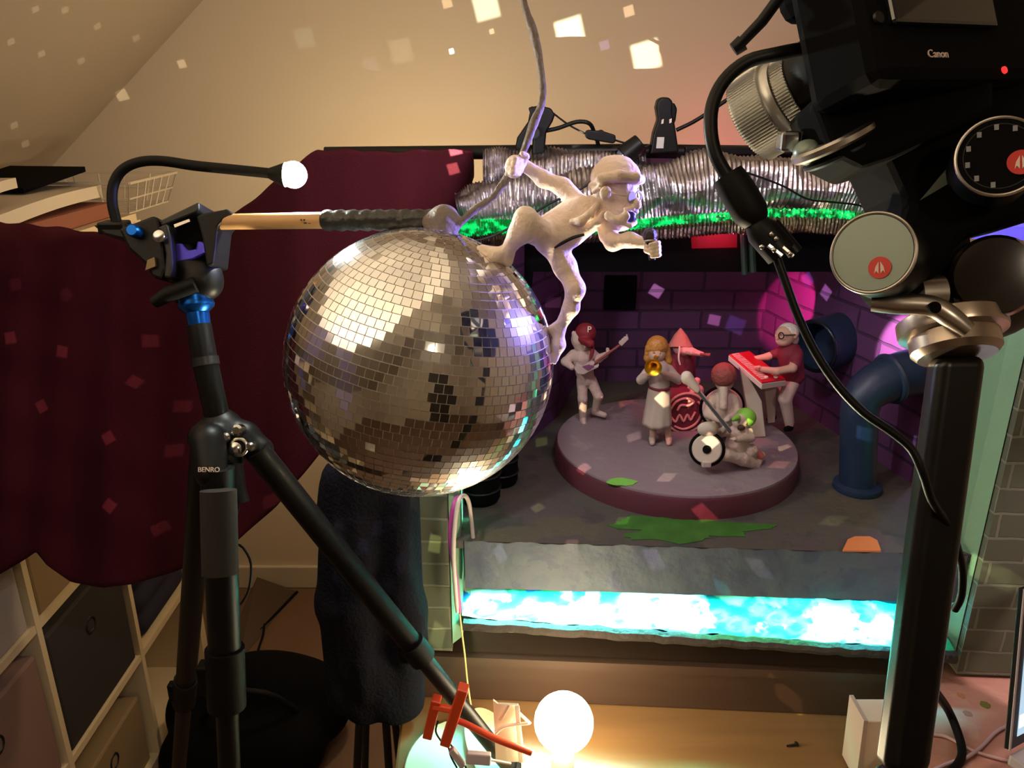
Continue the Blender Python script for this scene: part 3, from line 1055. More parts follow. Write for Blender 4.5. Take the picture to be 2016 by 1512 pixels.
pxprism([(1303, 236), (1307, 234), (1306, 243), (1302, 244)], YBAR - .032, .0015).build('light_mark', PALE, t, False)
pxprism([(1318, 235), (1323, 233), (1322, 241), (1318, 243)], YBAR - .032, .0015).build('light_mark', PALE, t, False)
t = thing('lamp_head', PY(1248, 310, YBAR - .02), 'small black cylindrical lamp head tilted on the bar beside the upright clip', 'lamp')
MB().tube([PY(1228, 308, YBAR - .03), PY(1262, 280, YBAR - .03)], [.017, .014], 16, 1).build('barrel', BLACK, t, bevel=.002)
MB().lathe([(.013, 0), (.011, -.006), (.004, -.008)], PY(1228, 308, YBAR - .03), PY(1262, 280, YBAR - .03) - PY(1228, 308, YBAR - .03), 16).build('lens', mat('lamp lens', rgb(90, 90, 110), .1), t)
t = thing('switch_cable', PY(1185, 290, YBAR - .02), 'thin black cable with an inline switch between the two clip lamps', 'cable')
yc = YBAR - .02
MB().tube([PY(1088, 222, yc), PY(1120, 246, yc), PY(1158, 266, yc)], .0014, 8).build('cord', BLACK, t)
MB().tube([PY(1208, 275, yc), PY(1240, 284, yc), PY(1275, 288, yc), PY(1300, 262, yc)], .0014, 8).build('cord', BLACK, t)
pxprism([(1153, 260), (1158, 256), (1180, 258), (1185, 255), (1190, 259), (1212, 266), (1213, 278), (1208, 283), (1160, 275), (1153, 271)], yc - .008, .016).build('inline_switch', BLACK, t, bevel=.002)
o = MB().tube([PY(1072, 258, yc), PY(1100, 252, yc), PY(1135, 240, yc), PY(1160, 243, yc), PY(1170, 262, yc + .01), PY(1180, 292, yc + .02)], .0032, 10).build('power_cable', BLACK, None)
tag(o, 'thick black cable arching from the first clip lamp down to the bar', 'cable')
o = MB().tube([PY(1332, 256, yc), PY(1365, 240, yc), PY(1400, 218, yc), PY(1440, 192, yc), PY(1475, 184, yc), PY(1540, 200, yc), PY(1620, 240, yc)], .0030, 10).build('power_cable', BLACK, None)
tag(o, 'black cable rising from the upright clip lamp toward the silver lens', 'cable')
o = MB().tube([PY(1470, 340, 1.12), PY(1500, 350, 1.12), PY(1545, 368, 1.12), PY(1590, 392, 1.12), PY(1640, 398, 1.12), PY(1690, 404, 1.12), PY(1730, 418, 1.13), PY(1780, 440, 1.2)], .0014, 8).build('thin_wire', BLACK, None)
tag(o, 'thin black wire lying across the front of the silver foil duct', 'wire')
o = MB().tube([PY(905, 478, 1.10), PY(960, 468, 1.10), PY(1020, 440, 1.10), PY(1080, 402, 1.11), PY(1140, 374, 1.12), PY(1175, 350, 1.13)], .0016, 8).build('thin_wire', BLACK, None)
tag(o, 'thin black wire running up behind the climbing figure across the foil duct', 'wire')

# cables hooked over the left edge of the set
o = MB().tube([PY(908, 978, .99), PY(897, 985, .955), PY(889, 1020, .945), PY(887, 1060, .94), PY(893, 1110, .94), PY(900, 1160, .935), PY(905, 1205, .93)], .0036, 10).build('pink_cable', CABLEP, None)
tag(o, 'pink cable hooked over the left brick pillar of the set', 'cable')
o = MB().tube([PY(901, 1205, .929), PY(896, 1150, .931), PY(893, 1080, .934), PY(897, 1020, .938), PY(904, 984, .945), PY(915, 976, .97), PY(923, 990, .985), PY(928, 1025, .985), PY(932, 1064, .97)], .0030, 10).build('pale_cable', CABLEW, None)
tag(o, 'pale grey cable looping over the left pillar onto the stage floor', 'cable')
o = MB().tube([PY(905, 1208, .929), PY(910, 1250, .927), PY(915, 1290, .925), PY(920, 1340, .92), PY(928, 1395, .90)], .0013, 8).build('thin_wire', mat('yellow wire', rgb(200, 180, 110), .4), None)
tag(o, 'thin yellowish wire hanging down the front of the brown crate', 'wire')
# ------------------------------------------------------------------ mirror ball
BD = .75
BC = PD(828, 714, BD)
BR = .1240
sp = (PD(878, 462, .70) - BC)
down = V((0, -math.sin(math.radians(0)), 0))
ax_r = RT * math.sin(math.radians(12)) + V((0, 0, 1)) * math.cos(math.radians(12))
axb = ax_r.normalized()
xb = V((0, -1, 0))
xb = (xb - axb * xb.dot(axb)).normalized()
yb_ = axb.cross(xb)
t = thing('mirror_ball', BC - V((0, 0, BR)), 'large silver mirror ball covered in small square mirror tiles', 'mirror ball')
RB = M((xb, yb_, axb)).transposed()
MB().ball(BC, BR, 64, R=RB).build('core', GROUT, t)
mb = MB()
TS = .0079
rows_n = int(round(PI * BR / TS))
rnd = random.Random(11)
vs, fs = [], []
for i in range(rows_n):
    la = -PI / 2 + PI * (i + .5) / rows_n
    n = max(4, int(2 * PI * BR * math.cos(la) / TS))
    ph = rnd.random() * 6
    for k in range(n):
        if rnd.random() < .006:
            continue
        lo = ph + 2 * PI * k / n
        nn = RB @ V((math.cos(la) * math.cos(lo), math.cos(la) * math.sin(lo), math.sin(la)))
        e = RB @ V((-math.sin(lo), math.cos(lo), 0))
        g = nn.cross(e)
        j1, j2 = rnd.gauss(0, .010), rnd.gauss(0, .010)
        e2 = (e + nn * j1).normalized()
        g2 = (g + nn * j2).normalized()
        w = min(TS, 2 * PI * BR * math.cos(la) / n) * .468
        h = TS * .464
        c = BC + nn * (BR + .0010)
        o_ = len(vs)
        for dz in (-.0022, .0):
            for (a, b_) in ((-1, -1), (1, -1), (1, 1), (-1, 1)):
                vs.append(c + e2 * w * a + g2 * h * b_ + nn * dz)
        fs += [(o_ + 4, o_ + 5, o_ + 6, o_ + 7)] + [(o_ + a, o_ + (a + 1) % 4, o_ + 4 + (a + 1) % 4, o_ + 4 + a) for a in range(4)]
make_mesh('mirror_tiles', vs, fs, MIRROR, t, False)
# clay knob on top of the ball
kp = BC + axb * BR
Kc = PD(875, 430, .735)
bl = Blob(.006)
bl.cap(BC + (Kc - BC).normalized() * (BR - .002) + V((.001, 0, 0)), PD(876, 440, .735), .0135, .0125)
bl.ell(PD(874, 424, .735), (.0125, .0125, .010))
bl.cap(PD(890, 444, .735), PD(908, 436, .732), .006, .004)
bl.cap(PD(860, 437, .735), PD(848, 437, .735), .009, .008)
kn = bl.build('clay_knob', GREYCLAY, t, .0015)

# wooden pole with tape
t = thing('wooden_pole', PD(425, 437, .77), 'pale wooden pole wrapped in black tape holding up the mirror ball', 'pole')
pa, pb, pc_ = PD(424, 437, .80), PD(632, 434, .765), PD(852, 433, .74)
MB().tube([pa, pa.lerp(pb, .04), pb, pc_], [.0070, .0078, .0080, .0080], 20, 1).build('dowel', WOODP, t)
d = (pc_ - pb)
n_ = 26
MB().tube([pb + d * (i / n_) for i in range(n_ + 1)], [.0066 if i == 0 else .0090 + .0007 * ((i * 7) % 3) for i in range(n_ + 1)], 20, 1).build('tape_wrap', TAPE, t)
xd = (pb - pa).normalized()
mb = MB()
RP = rot_axes(xd, UP)
for (px, py, w_) in ((593, 433, .0014), (599, 433, .0018), (605, 433, .0014), (610, 433, .0012), (615, 433, .0016), (601, 439, .003), (609, 439, .003)):
    mb.box(PD(px, py, .7612), (w_, .0014, .0006), RP)
mb.build('small_print', DARKPRINT, t, False)

# rope of clay
t_ = MB()
rp = [PD(905, 440, .73), PD(935, 412, .727), PD(968, 390, .722), PD(990, 362, .718), PD(1012, 328, .715), PD(1030, 300, .713), PD(1050, 245, .712), PD(1068, 195, .712), PD(1064, 130, .712), PD(1052, 70, .712), PD(1033, 10, .712), PD(1020, -60, .712), PD(1010, -160, .712), PD(1005, -420, .712)]
rr = [.0034 + .0007 * math.sin(i * 2.3) for i in range(len(rp))]
rr[0] = .003
q = t_.tube(rp, rr, 12, 6)
for i in range(len(t_.v)):
    t_.v[i] = t_.v[i] + V((random.uniform(-1, 1), random.uniform(-1, 1), random.uniform(-1, 1))) * .00035
tag(t_.build('clay_rope', GREYCLAY, None), 'grey clay rope hanging from above and gripped by the climbing figure', 'rope')

# ------------------------------------------------------------------ climbing clay figure
YC = .70
def c_(px, py, dd=0):
    return PD(px, py, .705 + dd)
t = thing('clay_figure', c_(1060, 640), 'white clay puppet in a cap swinging from the rope above the mirror ball', 'clay figure')
u1 = .705 / 1568 * 1.13
B = Blob(.0045)
# torso
sh1, sh2 = c_(1140, 400, .006), c_(1188, 432, -.012)
B.cap(c_(1150, 415, -.004), c_(1085, 470, .004), 26 * u1, 27 * u1)
B.cap(c_(1168, 428, -.008), c_(1120, 465, -.002), 22 * u1, 22 * u1)
B.cap(c_(1128, 412, .004), c_(1072, 455, .006), 21 * u1, 24 * u1)
B.ell(c_(1090, 466, .002), (36 * u1, 28 * u1, 34 * u1))
# neck
B.cap(c_(1165, 412, -.006), c_(1200, 405, -.008), 20 * u1, 22 * u1)
# arm to rope
B.chain([sh1, c_(1108, 368, .010), c_(1070, 352, .012), c_(1034, 326, .010)], [17 * u1, 15.5 * u1, 14 * u1, 11 * u1])
# gripping hand with fingers round the rope
B.ell(c_(1013, 328, -.001), (17 * u1, 12 * u1, 20 * u1))
for k in range(4):
    yy = 312 + 9 * k
    B.chain([c_(1026 - k * 1.5, yy + 3, -.006), c_(1014 - k * 1.5, yy + 1, -.013), c_(1002 - k * 1.5, yy + 3, -.009)], [4.6 * u1, 4.4 * u1, 4 * u1], k=.0012)
B.chain([c_(1030, 322, 0), c_(1036, 308, -.006), c_(1028, 302, -.010)], [6 * u1, 5 * u1, 4.4 * u1], k=.002)
# mic arm
B.chain([sh2, c_(1197, 462, -.016), c_(1206, 478, -.020)], [15 * u1, 14 * u1, 13 * u1])
B.chain([c_(1206, 478, -.020), c_(1240, 472, -.030), c_(1268, 478, -.036)], [13 * u1, 12 * u1, 9.5 * u1])
B.ell(c_(1287, 491, -.038), (11 * u1, 9 * u1, 14 * u1))
for k in range(4):
    B.chain([c_(1297 + k * .6, 478 + 8 * k, -.038), c_(1293 + k * .6, 479 + 8 * k, -.050), c_(1279 + k * 1.2, 482 + 7.6 * k, -.0525)], [3.9 * u1, 3.9 * u1, 3.4 * u1], k=.0005)
B.chain([c_(1274, 480, -.040), c_(1272, 492, -.048), c_(1281, 498, -.050)], [5 * u1, 4.8 * u1, 4.2 * u1], k=.0015)
# raised leg
B.chain([c_(1082, 472, 0), c_(1052, 452, -.016), c_(1036, 432, -.028)], [25 * u1, 23 * u1, 19 * u1])
B.chain([c_(1034, 432, -.028), c_(1022, 460, -.024), c_(1000, 492, -.010)], [20 * u1, 18 * u1, 12 * u1])
B.ell(c_(1034, 448, -.030), (19 * u1, 16 * u1, 24 * u1))
B.chain([c_(998, 500, -.006), c_(976, 502, -.008), c_(950, 492, -.004)], [13 * u1, 12 * u1, 9.5 * u1])
for k in range(4):
    B.cap(c_(955, 490 + 5 * k, -.004 - .002 * k), c_(942, 487 + 5 * k, -.004 - .002 * k), 4.4 * u1, 3.6 * u1, k=.001)
B.cap(c_(990, 506, -.004), c_(1000, 516, -.004), 10 * u1, 8 * u1)
# hanging leg
B.chain([c_(1090, 482, .006), c_(1112, 525, .006), c_(1132, 566, .002)], [23 * u1, 20 * u1, 16.5 * u1])
B.chain([c_(1132, 566, .002), c_(1124, 605, .010), c_(1104, 642, .020)], [16.5 * u1, 14 * u1, 10 * u1])
B.ell(c_(1134, 572, .0), (14 * u1, 13 * u1, 17 * u1))
B.cap(c_(1098, 646, .022), c_(1086, 648, .022), 10 * u1, 7.5 * u1)
B.chain([c_(1099, 650, .022), c_(1099, 680, .022), c_(1092, 706, .024)], [11 * u1, 11.5 * u1, 7.5 * u1])
for k in range(3):
    B.cap(c_(1096 - k * 4, 700, .021), c_(1093 - k * 4, 714 - k * 2, .022), 3.8 * u1, 3.2 * u1, k=.001)
u1 = .705 / 1568
# head: skull, jaw, nose, lips, brow, ear, beard
hd = -.010
B.ell(c_(1212, 378, hd), (42 * u1, 40 * u1, 48 * u1))
B.ell(c_(1222, 414, hd - .004), (31 * u1, 30 * u1, 36 * u1))
B.ell(c_(1222, 440, hd - .004), (20 * u1, 20 * u1, 14 * u1))
B.cap(c_(1246, 388, hd - .020), c_(1254, 404, hd - .024), 6 * u1, 9 * u1, k=.0015)
B.ell(c_(1252, 406, hd - .016), (8 * u1, 8 * u1, 6 * u1), k=.001)
B.chain([c_(1232, 412, hd - .027), c_(1246, 410, hd - .026), c_(1254, 416, hd - .018)], [4.5 * u1] * 3, k=.001)
B.chain([c_(1228, 438, hd - .025), c_(1240, 444, hd - .024), c_(1250, 438, hd - .016)], [5 * u1] * 3, k=.001)
B.ell(c_(1240, 427, hd - .026), (13 * u1, 16 * u1, 11 * u1), k=.001, sign=-1)
B.ell(c_(1192, 380, hd - .022), (11 * u1, 8 * u1, 14 * u1), k=.0012)
B.ell(c_(1193, 381, hd - .034), (5 * u1, 6 * u1, 8 * u1), k=.001, sign=-1)
for k in range(7):
    a = k * .5
    B.ell(c_(1196 + 6 * k, 424 + 10 * math.sin(a), hd - .022 - .001 * k), (8 * u1, 6 * u1, 9 * u1), k=.002)
body = B.build('body', CLAY, t, .0009, .0006, 55)
# cap with brim
Bh = Blob(.003)
Bh.ell(c_(1212, 350, hd), (49 * u1, 46 * u1, 40 * u1))
Bh.chain([c_(1166, 366, hd - .006), c_(1184, 352, hd - .020), c_(1218, 346, hd - .026), c_(1252, 350, hd - .022), c_(1262, 354, hd - .010)], [8 * u1, 10 * u1, 11 * u1, 10 * u1, 9 * u1], k=.002)
Bh.chain([c_(1166, 366, hd - .006), c_(1170, 376, hd - .014), c_(1182, 366, hd - .022)], [6 * u1, 5 * u1, 5 * u1], k=.002)
Bh.ell(c_(1212, 318, hd), (30 * u1, 30 * u1, 12 * u1))
Bh.build('cap', CLAY, t, .0012)
mb = MB()
fwd_face = (RT * .75 - FW * .8 - UP * .25)
mb.torus(c_(1243, 388, hd - .028), fwd_face, 11 * u1, 1.6 * u1, 24, 6)
mb.torus(c_(1257, 386, hd - .013), fwd_face, 9 * u1, 1.6 * u1, 24, 6)
mb.tube([c_(1234, 386, hd - .030), c_(1212, 382, hd - .030), c_(1196, 374, hd - .024)], 1.5 * u1, 6)
gl = mb.build('spectacles', mat('spectacle clay', rgb(190, 176, 168), .4), t)
MB().lathe([(10 * u1, 0), (10 * u1, .0008)], c_(1243, 388, hd - .0285), fwd_face, 20).build('lens', mat('dull lens', rgb(170, 165, 150), .25), gl)
MB().ball(c_(1241, 427, hd - .019), 10.5 * u1, 14).build('mouth', BLUEMOUTH, t)
# open waistcoat and belt strap
mb = MB()
mb.tube([c_(1150, 462, -.020), c_(1128, 468, -.021), c_(1108, 478, -.019), c_(1092, 488, -.014)], [2.5 * u1, 3.5 * u1, 3.5 * u1, 2 * u1], 8)
mb.build('belt_strap', GREYB, t)
Bv = Blob(.003)
Bv.chain([c_(1176, 402, -.020), c_(1160, 424, -.023), c_(1144, 436, -.022), c_(1126, 436, -.018)], [6 * u1, 8 * u1, 9 * u1, 6 * u1])
Bv.chain([c_(1188, 418, -.024), c_(1176, 438, -.026), c_(1160, 450, -.024)], [5 * u1, 7 * u1, 5 * u1])
Bv.build('collar_flap', CLAY, t, .0012)
# microphone in the hand
t = thing('microphone', c_(1281, 490, -.045), 'small grey microphone held out by the white clay puppet', 'microphone')
MB().ball(c_(1279, 463, -.045), 13.5 * u1, 20).build('grille', mat('mic grille', rgb(74, 66, 78), .45, .5, bump=.5, bscale=900), t)
MB().torus(c_(1280, 474, -.045), c_(1283, 505, -.043) - c_(1279, 463, -.045), 10.5 * u1, 2.4 * u1, 24, 8).build('collar', STEEL, t)
MB().tube([c_(1280, 472, -.045), c_(1283, 498, -.043), c_(1284, 512, -.042)], [9 * u1, 7 * u1, 6 * u1], 14, 1).build('handle', GREYB, t)

# ------------------------------------------------------------------ the clay band
class Fig:
    def __init__(s, fx, fy, z=ZDISC):
        s.base = PZ(fx, fy, z)
        s.Y = s.base.y
        s.t = s.Y / ray(fx, fy).y
        s.u = s.t / 1568

    def p(s, px, py, dy=0):
        return PY(px, py, s.Y + dy)

def hand(B, c, d, u, s=1):
    """small mitt with fingers: c palm centre, d finger direction"""
    d = V(d).normalized()
    side = d.cross(V((0, 0, 1))).normalized()
    B.ell(c, (4.4 * u * s, 4.4 * u * s, 3.6 * u * s))
    for k in range(4):
        o = side * (k - 1.5) * 2.1 * u * s
        B.cap(c + o + d * 2 * u, c + o * 1.15 + d * (7 + (1.5 if k in (1, 2) else 0)) * u * s, 1.35 * u * s, 1.05 * u * s, k=.0006)
    B.cap(c - side * 3 * u * s, c - side * 5.5 * u * s + d * 3 * u * s, 1.5 * u * s, 1.2 * u * s, k=.0006)

def face(B, c, u, right, out, s=1):
    """nose, brows, mouth line on a head centred at c"""
    B.cap(c + out * 17 * u * s + UP * 3 * u * s, c + out * 21 * u * s - UP * 3 * u * s, 2 * u * s, 3 * u * s, k=.001)
    for sg in (-1, 1):
        B.ell(c + out * 17.5 * u * s + right * sg * 6.5 * u * s + UP * 4 * u * s, (2.8 * u * s,) * 3, k=.0008, sign=-1)
    B.cap(c + out * 18 * u * s - right * 4 * u * s - UP * 9 * u * s, c + out * 18 * u * s + right * 4 * u * s - UP * 9 * u * s, 1.6 * u * s, k=.0008)

# --- guitarist in a red cap
f = Fig(1158, 828)
u = f.u
t = thing('clay_guitarist', f.base, 'small white clay guitarist in a dark red lettered cap on the round platform', 'clay figure', 'clay band members')
B = Blob(.0035)
B.ell(f.p(1142, 668), (17 * u, 17 * u, 20 * u))
B.ell(f.p(1143, 683, -.003), (11 * u, 11 * u, 9 * u))
B.ell(f.p(1129, 657, -.004), (4 * u, 3 * u, 6 * u), k=.001)
face(B, f.p(1146, 672), u, (RT * .9 + FW * .3), (RT * .2 - FW * .75 - UP * .5).normalized(), .85)
B.cap(f.p(1146, 685), f.p(1146, 700), 8 * u, 9 * u)
B.cap(f.p(1146, 703), f.p(1150, 728), 20 * u, 17 * u)
B.cap(f.p(1150, 728), f.p(1154, 745), 17 * u, 16 * u)
B.chain([f.p(1129, 697), f.p(1113, 712, -.004), f.p(1126, 723, -.018)], [9 * u, 8 * u, 6 * u])
B.chain([f.p(1164, 694), f.p(1178, 706, -.012), f.p(1192, 699, -.022)], [9 * u, 8 * u, 6 * u])
hand(B, f.p(1138, 724, -.024), RT, u)
hand(B, f.p(1198, 693, -.026), UP - RT * .3, u)
B.chain([f.p(1146, 750), f.p(1147, 785, -.008), f.p(1148, 824, 0)], [11 * u, 9 * u, 7 * u])
B.chain([f.p(1164, 750), f.p(1178, 780, -.008), f.p(1172, 808, .006)], [11 * u, 9 * u, 7 * u])
B.cap(f.p(1148, 828, 0), f.p(1150, 833, -.012), 6.5 * u, 5.5 * u)
B.cap(f.p(1170, 811, .010), f.p(1190, 817, -.002), 6.5 * u, 5.5 * u)
B.build('body', CLAYB, t, .0012)
Bc = Blob(.003)
Bc.ell(f.p(1153, 655, -.001), (20 * u, 20 * u, 19 * u))
Bc.cap(f.p(1150, 670, -.014), f.p(1162, 676, -.026), 9 * u, 8 * u, k=.002)
Bc.cap(f.p(1143, 668, -.014), f.p(1158, 674, -.028), 5 * u, 5 * u, k=.002)
cp = Bc.build('cap', CAPR, t, .0012)
text_obj('cap_letter', 'P', .0150, f.p(1160, 649, -.0195), RT + FW * .25, UP - FW * .2, PALE, cp, .001)
mb = MB()
mb.tube([f.p(1164, 672, -.012), f.p(1166, 690, -.020), f.p(1163, 706, -.022)], [.004, .004, .002], 8)
mb.build('hair_lock', CAPR, t)
t = thing('electric_guitar', f.p(1150, 726, -.03), 'small white electric guitar held by the clay guitarist in the red cap', 'guitar')
pxprism([(1136, 716), (1150, 722), (1166, 712), (1172, 714), (1168, 722), (1180, 718), (1178, 724), (1164, 730), (1150, 738), (1136, 736), (1130, 726)], f.Y - .036, .010).build('guitar_body', SKIRT, t, bevel=.0015)
pxprism([(1146, 722), (1160, 718), (1170, 722), (1158, 730)], f.Y - .0375, .002).build('pick_guard', mat('mauve guard', rgb(120, 70, 110), .5), t, False)
MB().tube([f.p(1160, 722, -.034), f.p(1222, 678, -.030)], [.0026, .0022], 8, 1).build('neck', HAIRR, t)
pxprism([(1218, 676), (1228, 666), (1236, 662), (1238, 668), (1224, 682)], f.Y - .034, .006).build('headstock', SKIRT, t, bevel=.001)
mb = MB()
for k in range(4):
    mb.ball(f.p(1221 + 4.4 * k, 672 - 4 * k, -.031), 1.9 * u, 8)
mb.build('peg', SKIRT, t)

# --- trumpet player
f = Fig(1301, 872)
u = f.u
t = thing('clay_trumpeter', f.base, 'small clay trumpet player with golden brown hair and a long pale skirt', 'clay figure', 'clay band members')
B = Blob(.003)
B.ell(f.p(1293, 694), (17 * u, 17 * u, 21 * u))
face(B, f.p(1291, 697), u, RT, (-FW - UP * .2).normalized(), .85)
B.cap(f.p(1294, 708), f.p(1296, 722), 7 * u, 8 * u)
B.cap(f.p(1297, 728), f.p(1298, 755), 19 * u, 17 * u)
B.chain([f.p(1280, 726), f.p(1262, 748, -.004), f.p(1280, 735, -.032)], [8 * u, 7 * u, 5 * u])
B.chain([f.p(1314, 724), f.p(1333, 746, -.004), f.p(1304, 735, -.032)], [8 * u, 7 * u, 5 * u])
hand(B, f.p(1282, 731, -.034), RT * .5 + UP, u, .9)
hand(B, f.p(1302, 732, -.034), -RT * .5 + UP, u, .9)
B.cap(f.p(1299, 760), f.p(1299, 800), 18 * u, 18 * u)
B.chain([f.p(1287, 820), f.p(1285, 862)], [8 * u, 6 * u])
B.chain([f.p(1312, 820), f.p(1316, 862)], [8 * u, 6 * u])
B.build('body', SKIN, t, .0012)
Bs = Blob(.003)
Bs.cap(f.p(1296, 727), f.p(1298, 756), 21 * u, 20 * u)
Bs.chain([f.p(1280, 726), f.p(1262, 748, -.004), f.p(1276, 739, -.024)], [9.5 * u, 8.5 * u, 6.5 * u])
Bs.chain([f.p(1314, 724), f.p(1333, 746, -.004), f.p(1312, 739, -.022)], [9.5 * u, 8.5 * u, 6.5 * u])
Bs.build('blouse', SKIRT, t, .0012)
c0 = f.p(1298, 762)
h_ = (f.p(1298, 762) - f.p(1298, 836)).z
mb = MB()
rws = []
for j in range(13):
    v = j / 12
    row = []
    for k in range(41):
        a = 2 * PI * k / 40
        r_ = (19.5 + 8 * v) * u * (1 + .045 * v * math.sin(9 * a + 2 * v))
        row.append(c0 + V((r_ * math.cos(a), r_ * .85 * math.sin(a), -h_ * v + .001 * v * math.sin(4 * a))))
    rws.append(row)
mb.grid(rws)
mb.build('skirt', SKIRT, t, True, solid=.002)
MB().torus(c0 + V((0, 0, .001)), (0, 0, 1), 19.5 * u, 2.8 * u, 36, 8).build('belt', SHIRT, t)
Bh = Blob(.003)
Bh.ell(f.p(1294, 681, .003), (20.5 * u, 20.5 * u, 20 * u))
Bh.ell(f.p(1294, 699, -.020), (15 * u, 9 * u, 14 * u), k=.001, sign=-1)
Bh.chain([f.p(1277, 685, .0), f.p(1275, 705, .002), f.p(1277, 714, .004)], [7 * u, 7 * u, 5 * u])
Bh.chain([f.p(1312, 685, .0), f.p(1315, 710, .002), f.p(1318, 736, .002)], [7 * u, 8 * u, 5 * u])
Bh.build('hair', HAIRB, t, .0012)
for px in (1284, 1317):
    bb = Blob(.002)
    bb.cap(f.p(px, 864), f.p(px, 872, -.012), 7 * u, 5.5 * u)
    bb.build('shoe', (SKIRT, PINK)[px > 1300], t, .0012)
t = thing('trumpet', f.p(1288, 722, -.05), 'tiny brass trumpet pointed forward at the clay trumpeter\'s lips', 'trumpet')
bellc = f.p(1286, 724, -.060)
axt = (f.p(1291, 706, -.020) - bellc).normalized()
MB().lathe([(.0008, .02), (.003, .012), (.0068, .005), (.0122, .0006), (.0135, 0), (.0128, .001), (.008, .007), (.0045, .015), (.0030, .03), (.0028, .042), (.004, .046), (.001, .046)], bellc, axt, 28).build('bell', BRASS, t)
mb = MB()
for k in range(3):
    c = bellc + axt * (.022 + .006 * k)
    mb.tube([c - V((0, 0, .009)), c + V((0, 0, .006))], .0022, 10, 1)
mb.build('valve', BRASS, t)
MB().tube([bellc + axt * .018 + V((0, 0, -.002)), bellc + axt * .018 + V((0, 0, -.010)), bellc + axt * .036 + V((0, 0, -.010)), bellc + axt * .036 + V((0, 0, -.002))], .0017, 8, 3).build('tubing', BRASS, t)

# --- bass drum and drummer
f = Fig(1340, 834)
u = f.u
t = thing('bass_drum', f.base, 'small maroon bass drum with pale swirls behind the clay trumpeter', 'drum')
dcn = f.p(1339, 803, .0)
axd = V((.12, -1, .08)).normalized()
MB().lathe([(.034, .045), (.036, .044), (.036, .002), (.0345, 0), (.0335, .001), (.001, .001)], dcn + axd * .03, -axd, 44).build('shell', SHIRT, t)
MB().lathe([(.0335, 0), (.0335, .001)], dcn + axd * .0305, -axd, 40).build('drum_head', SHIRT, t)
MB().torus(dcn + axd * .030, axd, .035, .0022, 44, 8).build('hoop', PINK, t)
xr = V((0, 0, 1)).cross(axd).normalized() * -1
if xr.x < 0:
    xr = -xr
yr = axd.cross(xr)
if yr.z < 0:
    yr = -yr
def dp(a, b):
    return dcn + axd * .0325 + xr * a + yr * b
mb = MB()
mb.tube([dp(-.028, .008), dp(-.018, .022), dp(.0, .027), dp(.012, .020), dp(.004, .014), dp(-.010, .015), dp(-.016, .006)], .0021, 8)
mb.tube([dp(-.026, -.006), dp(-.018, -.014), dp(-.012, -.002), dp(-.004, -.014), dp(.002, -.002), dp(.008, -.012), dp(.016, .002)], .0021, 8)
mb.tube([dp(-.02, -.022), dp(-.004, -.028), dp(.014, -.022), dp(.024, -.010), dp(.027, .008), dp(.020, .02)], .0021, 8)
mb.build('swirl_lettering', PINK, t)
bd_ = f
f = Fig(1345, 818)
u = f.u
t = thing('clay_drummer', f.base, 'clay drummer in maroon with a pointed straw hat behind the bass drum', 'clay figure', 'clay band members')
B = Blob(.0035)
B.ell(f.p(1340, 682), (15 * u, 15 * u, 17 * u))
face(B, f.p(1340, 684), u, RT, (-FW).normalized(), .75)
B.cap(f.p(1341, 692), f.p(1343, 704), 8 * u, 9 * u)
B.cap(f.p(1345, 710), f.p(1347, 760), 20 * u, 20 * u)
B.chain([f.p(1356, 708), f.p(1345, 690, -.02), f.p(1362, 692, -.028), f.p(1380, 697, -.032)], [8 * u, 7 * u, 7 * u, 5 * u])
hand(B, f.p(1384, 698, -.034), RT, u, .9)
B.chain([f.p(1330, 708), f.p(1318, 740, -.01), f.p(1336, 752, -.03)], [9 * u, 7 * u, 5.5 * u])
B.chain([f.p(1352, 765), f.p(1374, 768, -.040), f.p(1374, 800, -.044), f.p(1366, 826, -.044)], [11 * u, 10 * u, 8 * u, 6 * u])
B.chain([f.p(1340, 765), f.p(1326, 775, -.02), f.p(1326, 815, -.02)], [11 * u, 9 * u, 7 * u])
B.cap(f.p(1372, 750, -.05), f.p(1356, 788, -.062), 7 * u, 5 * u)
B.cap(f.p(1366, 828, -.046), f.p(1356, 832, -.060), 6 * u, 5 * u)
B.build('body', PINK, t, .0013)
Bs = Blob(.0035)
Bs.cap(f.p(1345, 708), f.p(1347, 758), 22.5 * u, 22 * u)
Bs.chain([f.p(1330, 708), f.p(1320, 732, -.008)], [11 * u, 9 * u])
Bs.chain([f.p(1356, 708), f.p(1350, 697, -.014)], [10 * u, 9 * u])
Bs.build('tunic', SHIRT, t, .0014)
MB().lathe([(25 * u, 0), (20 * u, 9 * u), (12 * u, 24 * u), (2 * u, 36 * u), (.5 * u, 37 * u)], f.p(1339, 684, -.002), UP + RT * .02, 24).build('pointed_hat', HATST, t)
MB().tube([f.p(1338, 682, -.03), f.p(1336, 705, -.032), f.p(1339, 718, -.030)], .0016, 6).build('hat_string', PALE, t)
o = MB().tube([f.p(1378, 697, -.036), f.p(1398, 699, -.04)], [.0022, .0034], 8, 1).build('drum_stick', HAIRR, None)
tag(o, 'short drumstick held out by the clay drummer in the straw hat', 'drumstick')
